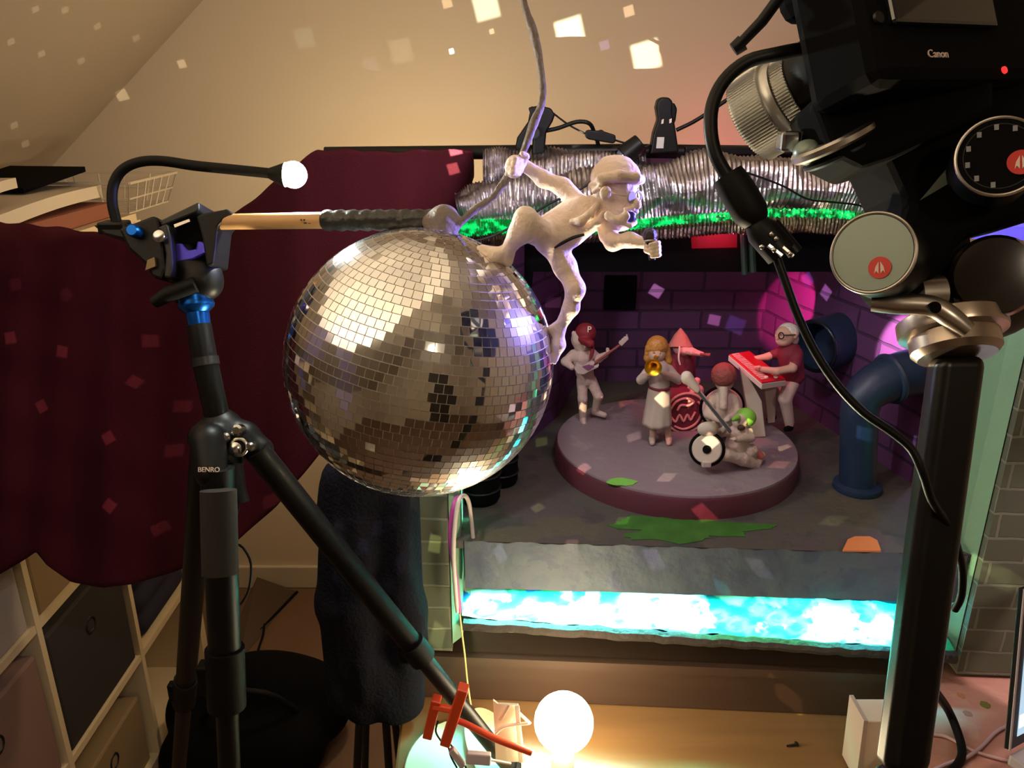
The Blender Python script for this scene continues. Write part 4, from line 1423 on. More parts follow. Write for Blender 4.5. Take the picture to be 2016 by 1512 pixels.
# --- keyboard stand, keyboard, player
f = Fig(1493, 862)
u = f.u
t = thing('keyboard', f.p(1495, 735, .02), 'tiny red stage keyboard on white legs in front of the clay player in maroon', 'keyboard')
k4 = [f.p(1434, 700, .03), f.p(1500, 757, -.020), f.p(1548, 750, .015), f.p(1475, 693, .065)]
zk = sum(p.z for p in k4) / 4
MB().prism([p + V((0, 0, -.009)) for p in k4], (0, 0, .0095)).build('case', WHITE, t, False, bevel=.001)
k4b = [p.lerp((k4[0] + k4[1] + k4[2] + k4[3]) / 4, .02) for p in k4]
MB().prism([p + V((0, 0, .0004)) for p in k4b], (0, 0, .0025)).build('red_top', RED, t, False, bevel=.0008)
mb = MB()
e0, e1, e2 = k4[0].lerp(k4[3], .12), k4[1].lerp(k4[2], .12), k4[0].lerp(k4[3], .45)
for k in range(16):
    a = k / 18 + .03
    w = .8 / 18
    lo_, hi_ = .10, .42
    def kp_(s_, r_):
        return k4[0].lerp(k4[1], s_).lerp(k4[3].lerp(k4[2], s_), r_) + V((0, 0, .0028))
    mb.prism([kp_(a, lo_), kp_(a + w, lo_), kp_(a + w, hi_), kp_(a, hi_)], (0, 0, .001))
mb.build('key', PINK, t, False)
mb = MB()
for (s_, r_) in ((.86, .35), (.90, .7), (.80, .75)):
    mb.lathe([(.0042, 0), (.0038, .002)], kp_(s_, r_), n=12)
mb.build('knob', PALE, t)
for poly, dy, th in (([(1457, 724), (1478, 748), (1500, 790), (1508, 860), (1478, 862), (1470, 800)], .0, .010), ([(1505, 760), (1530, 756), (1526, 832), (1512, 834)], .05, .010)):
    pxprism(poly, f.Y + dy, th).build('leg', WHITE, t, False, bevel=.0015)
f = Fig(1552, 845)
u = f.u
t = thing('clay_keyboardist', f.base, 'clay keyboard player with white hair, glasses and a maroon shirt', 'clay figure', 'clay band members')
B = Blob(.003)
B.ell(f.p(1546, 660), (19 * u, 18 * u, 19 * u))
B.ell(f.p(1541, 672, -.004), (13 * u, 13 * u, 9 * u))
lf = (-RT * .85 - FW * .5 - UP * .1).normalized()
face(B, f.p(1544, 662), u, RT * .5 - FW * .85, lf, .9)
B.ell(f.p(1567, 660, -.012), (4 * u, 4 * u, 7 * u), k=.001)
B.cap(f.p(1549, 678), f.p(1552, 690), 8 * u, 9 * u)
B.cap(f.p(1556, 700), f.p(1560, 740), 21 * u, 19 * u)
B.chain([f.p(1536, 692, .01), f.p(1512, 702, .012), f.p(1486, 706, .014)], [8 * u, 7 * u, 5 * u])
B.chain([f.p(1570, 700, -.01), f.p(1560, 725, -.030), f.p(1530, 731, -.034), f.p(1502, 727, -.030)], [9 * u, 8 * u, 7 * u, 5.5 * u])
hand(B, f.p(1478, 706, .012), -RT, u)
hand(B, f.p(1494, 723, -.030), -RT + UP * .2, u)
B.chain([f.p(1560, 745, -.004), f.p(1546, 785, -.012), f.p(1554, 838, -.004)], [14 * u, 11 * u, 8 * u])
B.chain([f.p(1556, 745, .02), f.p(1524, 780, .03), f.p(1520, 818, .035)], [14 * u, 10 * u, 7 * u])
B.build('body', SKIN, t, .0012)
Bs = Blob(.003)
Bs.cap(f.p(1555, 697), f.p(1561, 740), 23 * u, 21.5 * u)
Bs.chain([f.p(1570, 698, -.01), f.p(1566, 716, -.024)], [11 * u, 10 * u])
Bs.cap(f.p(1538, 692, .008), f.p(1522, 698, .012), 10 * u, 9 * u)
Bs.build('shirt', SHIRT, t, .0012)
Bp = Blob(.003)
Bp.chain([f.p(1560, 748, -.004), f.p(1546, 785, -.012), f.p(1554, 832, -.004)], [16 * u, 12.5 * u, 9.5 * u])
Bp.chain([f.p(1556, 748, .02), f.p(1524, 780, .03), f.p(1520, 815, .035)], [15 * u, 11 * u, 8.5 * u])
Bp.build('trousers', SKIRT, t, .0013)
for (px, py, dy) in ((1554, 842, -.006), (1520, 822, .032)):
    bb = Blob(.002)
    bb.cap(f.p(px + 2, py, dy), f.p(px - 7, py + 3, dy - .012), 6.5 * u, 5 * u)
    bb.build('shoe', MATTE, t, .0012)
Bh = Blob(.003)
Bh.ell(f.p(1552, 653, .004), (20 * u, 20 * u, 17 * u))
Bh.ell(f.p(1534, 668, -.012), (14 * u, 14 * u, 15 * u), k=.001, sign=-1)
Bh.ell(f.p(1563, 668, .004), (9 * u, 10 * u, 12 * u))
Bh.build('hair', HAIRW, t, .0012)
mb = MB()
mb.torus(f.p(1538, 661, -.016), lf, 6 * u, 1.1 * u, 20, 6)
mb.torus(f.p(1530, 661, .003), lf, 5 * u, 1.1 * u, 20, 6)
mb.tube([f.p(1543, 660, -.0185), f.p(1566, 659, -.016)], 1.0 * u, 6, 1)
mb.build('spectacles', GREYB, t)

# --- seated banjo player in front
f = Fig(1452, 915)
u = f.u
t = thing('clay_banjo_player', f.base, 'kneeling white clay player in a green hat at the front of the round platform', 'clay figure', 'clay band members')
B = Blob(.0035)
B.ell(f.p(1458, 830), (16 * u, 16 * u, 17 * u))
face(B, f.p(1456, 832), u, RT, (-FW * .9 - RT * .3).normalized(), .75)
B.cap(f.p(1456, 842), f.p(1455, 852), 8 * u, 9 * u)
B.cap(f.p(1455, 856), f.p(1450, 878), 22 * u, 22 * u)
B.chain([f.p(1474, 850), f.p(1478, 862, -.012), f.p(1450, 866, -.034)], [9 * u, 8 * u, 5.5 * u])
B.chain([f.p(1436, 850), f.p(1420, 852, -.014), f.p(1428, 842, -.030)], [9 * u, 8 * u, 5.5 * u])
hand(B, f.p(1446, 864, -.038), -RT, u)
hand(B, f.p(1430, 838, -.034), UP - RT, u)
B.chain([f.p(1446, 886), f.p(1428, 894, -.030), f.p(1462, 904, -.018), f.p(1486, 914, -.004)], [15 * u, 12 * u, 13 * u, 11 * u])
B.chain([f.p(1458, 884), f.p(1480, 886, -.008), f.p(1490, 896, .012)], [14 * u, 11 * u, 9 * u])
B.cap(f.p(1486, 918, -.004), f.p(1500, 896, .004), 9 * u, 7 * u)
B.build('body', CLAYB, t, .0013)
Bh = Blob(.003)
Bh.ell(f.p(1468, 822, .006), (20 * u, 20 * u, 19 * u))
Bh.cap(f.p(1452, 822, -.012), f.p(1444, 826, -.020), 6 * u, 4 * u)
Bh.build('hat', GREENHAT, t, .0013)
Bb = Blob(.002)
Bb.ell(f.p(1459, 842, -.015), (8 * u, 6 * u, 6 * u))
Bb.build('beard', HAIRD, t, .0012)
bb = Blob(.002)
bb.cap(f.p(1484, 884, .0), f.p(1498, 898, -.002), 8 * u, 7 * u)
bb.build('shoe', mat('dull red shoe', rgb(176, 92, 86), .6), t, .0013)
t = thing('banjo', f.p(1400, 820, -.04), 'long-necked banjo slanting up from the lap of the green hatted player', 'banjo')
MB().tube([f.p(1438, 850, -.048), f.p(1372, 768, -.036)], [.0042, .0034], 10, 1, flat=.6).build('neck', mat('dark slate neck', rgb(62, 70, 72), .4), t)
MB().tube([f.p(1436, 846, -.045), f.p(1374, 766, -.033)], [.0042, .0036], 10, 1, flat=.6).build('neck_back', SKIRT, t)
Bk = Blob(.003)
Bk.cap(f.p(1372, 766, -.036), f.p(1352, 742, -.032), 7 * u, 11 * u)
Bk.ell(f.p(1350, 746, -.034), (8 * u, 6 * u, 10 * u))
Bk.build('headstock', SKIRT, t, .0013)
t = thing('banjo_drum', f.p(1390, 915, -.03), 'round white drum with black rim and dark hub leaning before the kneeling player', 'drum')
dcn = f.p(1392, 884, -.03)
axd = V((-.28, -.9, .34)).normalized()
MB().lathe([(28 * u, 0), (28 * u, .010), (26 * u, .012)], dcn - axd * .004, axd, 40).build('head', SKIRT, t)
MB().torus(dcn, axd, 30 * u, 4 * u, 44, 8).build('rim', MATTE, t)
MB().lathe([(8 * u, 0), (8 * u, .003), (6 * u, .004)], dcn + axd * .007, axd, 20).build('hub', MATTE, t)
MB().box(f.p(1390, 912, -.04), (.014, .012, .010)).build('foot', SKIRT, t, False, bevel=.002)
bb = Blob(.003)
bb.ell(dcn + V((0, .006, .030)), (20 * u, 12 * u, 15 * u))
bb.build('pouch', SKIRT, t, .0014)

# --- bowed figure between banjo and keyboard
f = Fig(1425, 866)
u = f.u
t = thing('clay_singer', f.base, 'seated white clay figure with bowed red brown hair and a pale beard', 'clay figure', 'clay band members')
B = Blob(.0035)
B.ell(f.p(1426, 750), (18 * u, 18 * u, 20 * u))
B.cap(f.p(1424, 768, -.012), f.p(1424, 800, -.022), 9 * u, 8 * u)
B.cap(f.p(1423, 790, .008), f.p(1422, 830, .004), 26 * u, 26 * u)
B.chain([f.p(1402, 786), f.p(1394, 815, -.012), f.p(1416, 826, -.034)], [10 * u, 9 * u, 6 * u])
B.chain([f.p(1444, 786), f.p(1452, 812, -.010), f.p(1432, 826, -.034)], [10 * u, 9 * u, 6 * u])
hand(B, f.p(1419, 828, -.036), RT, u)
hand(B, f.p(1430, 828, -.036), -RT, u)
B.chain([f.p(1410, 838), f.p(1398, 846, -.050), f.p(1400, 866, -.050)], [13 * u, 11 * u, 8 * u])
B.chain([f.p(1436, 838), f.p(1444, 850, -.03), f.p(1446, 868, -.02)], [13 * u, 11 * u, 8 * u])
B.build('body', CLAYB, t, .0014)
Bh = Blob(.003)
Bh.ell(f.p(1425, 738, -.002), (24 * u, 24 * u, 24 * u))
Bh.build('hair', HAIRR, t, .0013)
t = thing('round_disc', f.p(1425, 866, .03), 'black-rimmed round disc standing behind the bowed red haired figure', 'disc')
dcn = f.p(1420, 800, .035)
MB().lathe([(40 * u, 0), (40 * u, .008), (37 * u, .010)], dcn, (0, -1, .1), 44).build('disc', SKIRT, t)
MB().torus(dcn + V((0, -.004, 0)), (0, -1, .1), 41 * u, 4 * u, 44, 8).build('rim', MATTE, t)
MB().tube([dcn, f.p(1422, 866, .035)], .006, 10, 1).build('stand', MATTE, t)

# ------------------------------------------------------------------ left tripod, head and gooseneck lamp
def pp(poly, d0, d1):
    a = [PD(x, y, d0) for x, y in poly]
    b = [PD(x, y, d0) + FW * (d1 - d0) for x, y in poly]
    n = len(poly)
    return MB().add(a + b, [tuple(range(n))[::-1], tuple(range(n, 2 * n))] + [(i, (i + 1) % n, n + (i + 1) % n, n + i) for i in range(n)])
TD = .81
t = thing('tripod', (-.33, .78, 0), 'black camera tripod with a blue collar standing left of the mirror ball', 'tripod')
MB().tube([PD(391, 640, TD), PD(404, 712, TD), PD(434, 850, TD + .02)], [.0125, .0125, .0125], 20, 1).build('centre_column', BLACK, t)
MB().tube([PD(403, 704, TD - .0), PD(406, 720, TD)], [.0135, .0135], 20, 1).build('column_ring', GREYB, t)
sp_ = PD(436, 868, TD + .02)
Bq = Blob(.006)
Bq.cap(PD(400, 862, TD + .01), PD(480, 858, TD + .02), .016, .016)
Bq.cap(PD(436, 845, TD + .02), PD(442, 905, TD + .02), .022, .020)
Bq.cap(PD(410, 870, TD - .01), PD(416, 930, TD - .02), .018, .016)
Bq.cap(PD(480, 860, TD + .02), PD(512, 885, TD + .02), .014, .014)
sd_ = Bq.build('spider', BLACK, t, .003)
mb = MB()
for (px, py, r_) in ((500, 878, .0046), (446, 911, .0042), (474, 846, .006), (470, 882, .007), (452, 860, .005)):
    mb.lathe([(r_, 0), (r_, -.012), (r_ * .6, -.014)], PD(px, py, TD + .004), FW * 1.0, 16)
mb.build('bolt', CHROME, t)
mb = MB()
mb.torus(PD(470, 880, TD - .004), -FW, .0085, .0016, 24, 8)
mb.build('lock_ring', STEEL, t)
# lever hanging at the spider
MB().tube([PD(462, 915, TD), PD(468, 965, TD - .005), PD(474, 990, TD - .005)], [.008, .0085, .009], 14, 1).build('lock_lever', BLACKM, t)
# legs
zA0, zA1 = PD(402, 880, TD + .02), PD(366, 1345, 1.17)
dA = zA1 - zA0
fA = zA0 + dA * (zA0.z / -dA.z)
def leg(p0, p1, r0, r1, s1, lab):
    d = p1 - p0
    lg_ = MB().tube([p0, p0 + d * s1], [r0, r0], 18, 1).build('leg', BLACK, t)
    MB().tube([p0 + d * (s1 - .02), p0 + d * (s1 + .03)], [r0 * 1.22, r0 * 1.2], 18, 1).build('clamp_collar', BLACKM, lg_)
    MB().box(p0 + d * (s1 + .005) - RT * r0 * 1.2 - UP * 0, (r0 * .9, r0 * 1.0, r0 * 2.2)).build('clamp_lever', BLACKM, lg_, False, bevel=.002)
    MB().tube([p0 + d * s1, p1], [r1, r1], 18, 1).build('lower_tube', BLACK, lg_)
    MB().tube([p1 - d * .02, p1 + V((0, 0, .004))], [r1 * 1.2, r1 * 1.3], 18, 1).build('rubber_foot', BLACKM, lg_)
    return lg_
leg(zA0, fA + V((0, 0, .006)), .0140, .0115, .36, '')
pB0, pB1 = PD(428, 920, TD - .02), PD(452, 1512, .86)
dB = pB1 - pB0
fB = pB0 + dB * (pB0.z / -dB.z)
leg(pB0, fB + V((0, 0, .006)), .0165, .0115, .165, '')
text_obj('maker_name', 'BENRO', .0065, PD(411, 925, TD - .0475), RT, UP, PALE, t)
MB().tube([PD(430, 965, TD - .045), PD(434, 1130, TD - .045)], [.0172, .0172], 14, 1).build('foam_grip', mat('dark foam grip', rgb(30, 26, 24), .9), t)
pC0, pC1 = PD(505, 886, TD + .015), PZ(1018, 1528, ZTAB)
dC = pC1 - pC0
sC = (pC0.z - ZTAB - .008) / -dC.z
leg(pC0, pC0 + dC * sC, .0135, .0105, .56, '')
# head
hd_ = t
col = PD(391, 640, TD)
axc = (PD(391, 600, TD) - PD(397, 650, TD)).normalized()
axc = (UP * 1 - RT * .16).normalized()
b0 = PD(394, 648, TD)
MB().lathe([(.0105, 0), (.0110, .004), (.0115, .017), (.0172, .022), (.0180, .025), (.0172, .028), (.0176, .030), (.0176, .036), (.015, .037)], b0, axc, 32).build('blue_collar', BLUEAN, t)
Bq = Blob(.004)
Bq.cap(PD(372, 572, TD), PD(402, 556, TD), .018, .019)
Bq.cap(PD(385, 545, TD), PD(405, 540, TD), .017, .016)
Bq.cap(PD(365, 510, TD), PD(395, 540, TD), .018, .018)
hb_ = Bq.build('head_base', BLACK, t, .0025)
MB().tube([PD(304, 596, TD - .02), PD(330, 580, TD - .022), PD(385, 560, TD - .02)], [.006, .0078, .0082], 14, 1).build('pan_handle', BLACKM, t)
pp([(182, 443), (238, 436), (247, 440), (262, 470), (240, 470), (206, 462)], TD - .01, TD + .03).build('left_plate', BLACK, t, False, bevel=.002)
pp([(232, 450), (300, 424), (312, 430), (320, 470), (326, 530), (318, 552), (298, 545), (285, 520), (252, 490)], TD - .02, TD + .02).build('left_block', BLACK, t, False, bevel=.003)
pp([(314, 434), (384, 400), (391, 397), (392, 412), (388, 418), (318, 446)], TD - .02, TD + .03).build('tilt_plate', GREYB, t, False, bevel=.002)
pp([(312, 446), (328, 440), (336, 470), (340, 520), (334, 548), (322, 546), (326, 500)], TD - .03, TD + .01).build('arc_bracket', GREYB, t, False, bevel=.002)
pp([(340, 479), (358, 478), (370, 492), (384, 490), (388, 474), (402, 476), (404, 500), (380, 512), (346, 518)], TD - .018, TD + .006).build('violet_plate', VIOLAN, t, False, bevel=.002)
pp([(340, 450), (388, 424), (400, 440), (404, 480), (340, 486)], TD - .008, TD + .03).build('inner_block', MATTE, t, False, bevel=.002)
pp([(386, 426), (398, 420), (440, 412), (446, 410), (461, 424), (440, 432), (428, 446), (420, 520), (406, 524), (398, 470)], TD - .022, TD + .02).build('clamp_arm', BLACK, t, False, bevel=.002)
mb = MB()
mb.lathe([(.0065, 0), (.0065, -.010), (.005, -.012)], PD(270, 457, TD - .02), FW, 18)
mb.build('blue_knob', BLUEAN, t)
mb = MB()
mb.lathe([(.006, 0), (.006, -.006), (.004, -.007)], PD(318, 467, TD - .03), FW, 14)
mb.build('bolt', CHROME, t)
pp([(342, 442), (372, 431), (374, 436), (344, 448)], TD - .021, TD - .018).build('steel_strip', STEEL, t, False)
pp([(290, 512), (304, 506), (306, 524), (286, 532)], TD - .024, TD - .018).build('tan_label', mat('tan label', rgb(140, 118, 80), .6), t, False)
# cord hanging off the tripod
o = MB().tube([PD(470, 998, TD), PD(456, 1060, TD), PD(478, 1078, TD), PD(494, 1110, TD), PD(490, 1160, TD), PD(474, 1190, TD)], .0013, 8).build('loose_wire', BLACKM, None)
tag(o, 'thin black cord dangling from the left tripod in front of the wall', 'cord')

t = thing('gooseneck_lamp', PD(230, 440, TD), 'black gooseneck lamp with a glowing white head clipped on the left tripod', 'lamp')
gp = [PD(231, 442, TD), PD(221, 400, TD), PD(224, 362, TD), PD(242, 334, TD), PD(275, 319, TD), PD(320, 317, TD), PD(382, 326, TD), PD(451, 333, TD), PD(520, 340, TD), PD(546, 343, TD)]
MB().tube(gp, .0052, 12, 6).build('neck', BLACKM, t)
MB().tube([PD(530, 341, TD), PD(545, 343, TD), PD(562, 344, TD)], [.0055, .009, .0125], 18, 1).build('lamp_shade', BLACKM, t)
MB().ball(PD(578, 344, TD), 26 * TD / 1568, 24).build('lamp_bulb', LED, t)
MB().box(PD(226, 447, TD + .0), (.026, .022, .012)).build('clip_base', BLACK, t, False, bevel=.002)

# ------------------------------------------------------------------ dark jacket and stool, floor things
t = thing('stool', (-.20, .98, 0), 'thin-legged dark metal stool under the navy black jacket', 'stool')
MB().lathe([(.06, 0), (.065, .008), (.065, .022), (.05, .03)], (-.20, .98, .86), n=32).build('seat', MATTE, t)
for (dx, dy) in ((-.07, -.07), (.03, -.07), (.03, .07), (-.07, .07)):
    MB().tube([(-.20 + dx * .35, .98 + dy * .4, .86), (-.215 + dx * 1.3, .98 + dy * 1.5, 0)], .006, 10, 1).build('leg', GREYB, t)
MB().torus((-.222, .98, .35), (0, 0, 1), .075, .005, 36).build('foot_ring', GREYB, t)
Bq = Blob(.016)
YJ = .915
def jp(px, py, dy=0):
    return PY(px, py, YJ + dy)
for (xa, ya_, xb_, yb2, r_, dy) in ((672, 940, 660, 1190, .026, .02), (660, 1180, 678, 1375, .024, .02), (712, 930, 700, 1200, .030, 0), (700, 1200, 716, 1385, .028, 0), (752, 930, 758, 1200, .030, .005), (758, 1200, 742, 1370, .027, .0),
                                (788, 950, 800, 1200, .024, .0), (800, 1200, 800, 1380, .026, -.005), (742, 1300, 775, 1395, .022, -.01), (806, 1180, 822, 1290, .014, -.01), (660, 960, 652, 1010, .018, .03), (690, 1370, 724, 1392, .018, 0)):
    Bq.cap(jp(xa, ya_, dy), jp(xb_, yb2, dy), r_)
for k in range(14):
    a = random.random()
    Bq.cap(jp(650 + 160 * a, 960 + 380 * random.random(), -.025), jp(655 + 160 * a + 20 * random.uniform(-1, 1), 1040 + 330 * random.random(), -.028), .006)
o = Bq.build('dark_jacket', DARKCLOTH, None, .005)
tag(o, 'navy black jacket hanging in folds beside the left brick pillar below the ball', 'jacket')

t = thing('black_bag', PZ(470, 1480, 0), 'soft black bag lying on the brown floor behind the left tripod legs', 'bag')
bc = PZ(486, 1470, 0) + V((.03, 0, 0))
Bq = Blob(.05)
Bq.cap(bc + V((-.14, .02, .11)), bc + V((.15, .04, .11)), .10, .11)
Bq.cap(bc + V((-.12, -.12, .09)), bc + V((.13, -.10, .09)), .085, .085)
Bq.ell(bc + V((.02, .05, .18)), (.16, .10, .07))
Bq.build('body', MATTE, t, .012)
MB().tube([bc + V((-.10, -.08, .17)), bc + V((-.03, -.10, .27)), bc + V((.08, -.10, .27)), bc + V((.14, -.06, .18))], .009, 10).build('strap', BLACKM, t)
mb = MB()
b4 = [PY(505, 1138, 2.485), PY(582, 1164, 2.485), PY(484, 1262, 2.30), PY(462, 1290, 2.28)]
b4 = [PY(506, 1136, 2.47), PY(582, 1164, 2.47), PZ(470, 1300, .0), PZ(440, 1290, .0)]
mb.prism(b4, (.004, -.012, .004))
tag(mb.build('leaning_board', mat('dull brown board', rgb(84, 68, 54), .7), None, False), 'dull brown board leaning at the foot of the back wall behind the tripod', 'board')
o = MB().tube([PZ(520, 1222, .006), PZ(518, 1250, .006), PZ(508, 1285, .006), PZ(520, 1315, .006), PZ(545, 1335, .006)], .004, 8).build('loose_wire', BLACKM, None)
tag(o, 'thin dark cord lying on the brown floor between tripod and jacket', 'cord')
o = MB().tube([PZ(585, 1165, .004), PZ(540, 1212, .004), PZ(490, 1265, .004), PZ(440, 1330, .004)], .005, 8).build('floor_cable', BLACKM, None)
tag(o, 'dark cable running along the floor edge of the leaning brown board', 'cable')

# ------------------------------------------------------------------ table things: bulb, clamp, dishes
bcn = PY(1110, 1422, .80)
t = thing('light_bulb', V((bcn.x, bcn.y, ZTAB)), 'glaring warm round light bulb on the wooden table in front of the stage', 'lamp')
MB().ball(bcn, .0375, 28).build('bulb', BULB, t)
MB().lathe([(.034, 0), (.036, .004), (.034, .010), (.016, .016), (.014, .052), (.012, .056)], (bcn.x, bcn.y + .0, ZTAB), n=32).build('socket', WHITE, t)
def ptab(px, py, dz=0):
    return PZ(px, py, ZTAB + dz)
def disc_thing(name, label, cat, cx, cy, rx, ry, m, h=.008, rot=0, dz=0):
    c = ptab(cx, cy, dz)
    n = 48
    mb = MB()
    rws = []
    for (k, hh) in ((.02, .004), (.75, .004), (.9, .006), (1.0, h), (1.02, h - .001), (.9, 0), (.02, 0)):
        row = []
        for i in range(n + 1):
            a = 2 * PI * i / n
            x, y = rx * k * math.cos(a), ry * k * math.sin(a)
            row.append(c + V((x * math.cos(rot) - y * math.sin(rot), x * math.sin(rot) + y * math.cos(rot), hh)))
        rws.append(row)
    mb.grid(rws)
    return tag(mb.build(name, m, None), label, cat)
disc_thing('shallow_dish', 'pale green glazed dish under the orange clamp at the table edge', 'dish', 908, 1516, .074, .085, PALEGREEN)
disc_thing('leaf_dish', 'pale olive leaf-shaped dish beside the pale green dish', 'dish', 975, 1490, .034, .085, OLIVE, h=.010, rot=.35, dz=.009)
t = thing('orange_clamp', ptab(880, 1470, .02), 'orange plastic spring clamp standing over the pale green dish', 'clamp')
YO = .765
def op(px, py, dy=0):
    return PY(px, py, YO + dy)
def bar(a, b, w, th, name, m, par, bev=.0015):
    d = (b - a)
    L = d.length
    d.normalize()
    R = rot_axes(d, FW)
    return MB().box((a + b) / 2, (L, th, w), R).build(name, m, par, False, bevel=bev)
bar(op(913, 1352), op(877, 1462), .0125, .016, 'jaw', ORANGE, t)
bar(op(860, 1374, .01), op(842, 1448, .01), .0115, .015, 'jaw', ORANGE, t)
bar(op(852, 1390, .006), op(894, 1398, .004), .007, .009, 'crossbar', ORANGE, t)
MB().tube([op(893, 1417, 0), op(915, 1424, 0), op(970, 1452, -.005), op(1046, 1482, -.01)], [.0036, .0040, .0044, .0040], 12, 3).build('rod', ORANGE, t)
o = MB().tube([op(862, 1420, .012), op(858, 1440, .012), op(868, 1458, .01), op(882, 1470, .01), op(888, 1490, .008), op(900, 1512, .0)], .0012, 8).build('thin_wire', BLACKM, None)
tag(o, 'thin dark wire curling below the orange clamp over the pale green dish', 'wire')
o = MB().tube([op(884, 1462, .0), op(905, 1490, 0), op(918, 1512, -.01)], .0012, 8).build('thin_wire', BLACKM, None)
tag(o, 'dark wire dropping from the longer orange clamp jaw', 'wire')
t = thing('wire_connector', op(900, 1492), 'grey lilac wire connector block lying on the pale green dish', 'connector')
bar(op(918, 1490, -.01), op(966, 1494, -.01), .013, .012, 'block', GREYPL, t)
bar(op(888, 1474, -.005), op(912, 1508, -.01), .008, .010, 'plug', GREYPL, t)
MB().tube([op(966, 1496, -.01), op(1006, 1504, -.01)], .0016, 8, 1).build('lead', CARD, t)
t = thing('white_card_holder', ptab(1010, 1500), 'folded white card holder between the orange rod and the glowing bulb', 'card holder')
YK = .79
pk = lambda px, py, dy=0: PY(px, py, YK + dy)
MB().prism([pk(971, 1379), pk(980, 1386), pk(1002, 1387), pk(1020, 1388), pk(1034, 1500), pk(976, 1500)], (0, .003, 0)).build('back_sheet', CARD, t, False)
bar(pk(1018, 1390, -.006), pk(1026, 1500, -.006), .0055, .003, 'strip', CARD, t, .0005)
MB().tube([pk(976, 1444, -.008), pk(990, 1432, -.008), pk(1010, 1427, -.008), pk(1040, 1424, -.008)], .0020, 8).build('strip', CARD, t)
bar(pk(1002, 1388, -.006), pk(985, 1418, -.006), .0035, .002, 'strip', CARD, t, .0004)
bar(pk(1022, 1404, -.004), pk(1044, 1425, -.004), .0035, .002, 'strip', CARD, t, .0004)
# box behind the post
t = thing('white_box', ptab(1715, 1500), 'upright white box on the table tucked behind the black camera post', 'box')
YW = .80
MB().prism([PY(1704, 1420, YW), PY(1790, 1420, YW), PY(1790, 1540, YW), PY(1688, 1540, YW)], (0, .04, 0)).build('body', CARD, t, False, bevel=.002)
MB().prism([PY(1701, 1419, YW - .003), PY(1709, 1419, YW - .003), PY(1694, 1540, YW - .003), PY(1685, 1540, YW - .003)], (0, .046, 0)).build('edge_strip', WHITE, t, False)
t = thing('table_screw', ptab(1560, 1472), 'small dark screw lying on the wooden table', 'screw')
c = ptab(1560, 1472)
MB().tube([c + V((-.008, 0, .003)), c + V((.006, .003, .003))], [.0014, .0016], 8, 1).build('shaft', GREYB, t)
MB().lathe([(.004, 0), (.003, .002)], c + V((.006, .003, .0035)), (.9, .3, .1), 12).build('head', GREYB, t)

# right board things
ZB = 1.70 - .772
def pb_(px, py, dz=.003):
    return PZ(px, py, ZB + dz)
o = MB().tube([PD(1842, 1362, .95), pb_(1868, 1400, .03), pb_(1888, 1450, .01), pb_(1894, 1484, .006), pb_(1885, 1506, .006), pb_(1868, 1522, .006)], .0052, 12).build('black_cable', BLACKM, None)
tag(o, 'thick black cable curving over the pinkish board right of the post', 'cable')
o = MB().tube([pb_(1836, 1446), pb_(1862, 1450), pb_(1890, 1464), pb_(1915, 1478), pb_(1960, 1492), pb_(1985, 1498)], .0022, 10).build('pale_cable', mat('pale pink cable', rgb(220, 186, 180), .5), None)
tag(o, 'pale pink cable crossing the pinkish board from behind the post to the laptop', 'cable')
o = MB().tube([pb_(1840, 1515), pb_(1870, 1502), pb_(1905, 1490, .006), pb_(1935, 1468), pb_(1960, 1442), pb_(1992, 1424)], .0022, 10).build('pale_cable', mat('pale lilac cable', rgb(206, 180, 190), .5), None)
tag(o, 'pale cable rising to the right across the other one on the pinkish board', 'cable')
t = thing('laptop', pb_(2040, 1490), 'open laptop at the right edge with a black bezel and lit screen', 'laptop')
la, lb_ = PD(2017, 1160, .80), PD(1988, 1478, .80)
lr = RT * .8 + FW * .55
b_ = [la, lb_, lb_ + lr.normalized() * .30, la + lr.normalized() * .30]
nrm = (b_[1] - b_[0]).cross(b_[2] - b_[1]).normalized()
if nrm.dot(FW) < 0:
    nrm = -nrm
MB().prism(b_, nrm * .006).build('lid', BLACK, t, False, bevel=.001)
MB().tube([la, lb_], .0012, 8, 1).build('lid_edge', GREYPL, t)
def lp(s_, r_):
    return b_[0].lerp(b_[1], s_).lerp(b_[3].lerp(b_[2], s_), r_) - nrm * .0008
MB().prism([lp(.04, .042), lp(.93, .042), lp(.93, .96), lp(.04, .96)], nrm * .0006).build('screen', SCREEN, t, False)
MB().prism([lp(.80, .046), lp(.88, .046), lp(.88, .2), lp(.80, .2)], -nrm * .0004).build('screen_window', SCREENW, t, False)
lo2 = lb_ + lr.normalized() * .30
dn = (-FW * .7 - V((0, 0, .2)))
dn = V((.25, -.55, 0)).normalized() * .2
MB().prism([lb_ + V((0, 0, -.004)), lo2 + V((0, 0, -.004)), lo2 + dn + V((0, 0, -.004)), lb_ + dn + V((0, 0, -.004))], (0, 0, -.014)).build('keyboard_deck', GREYPL, t, False, bevel=.003)
t['label'] = 'open laptop at the right edge with a black bezel and lit screen'

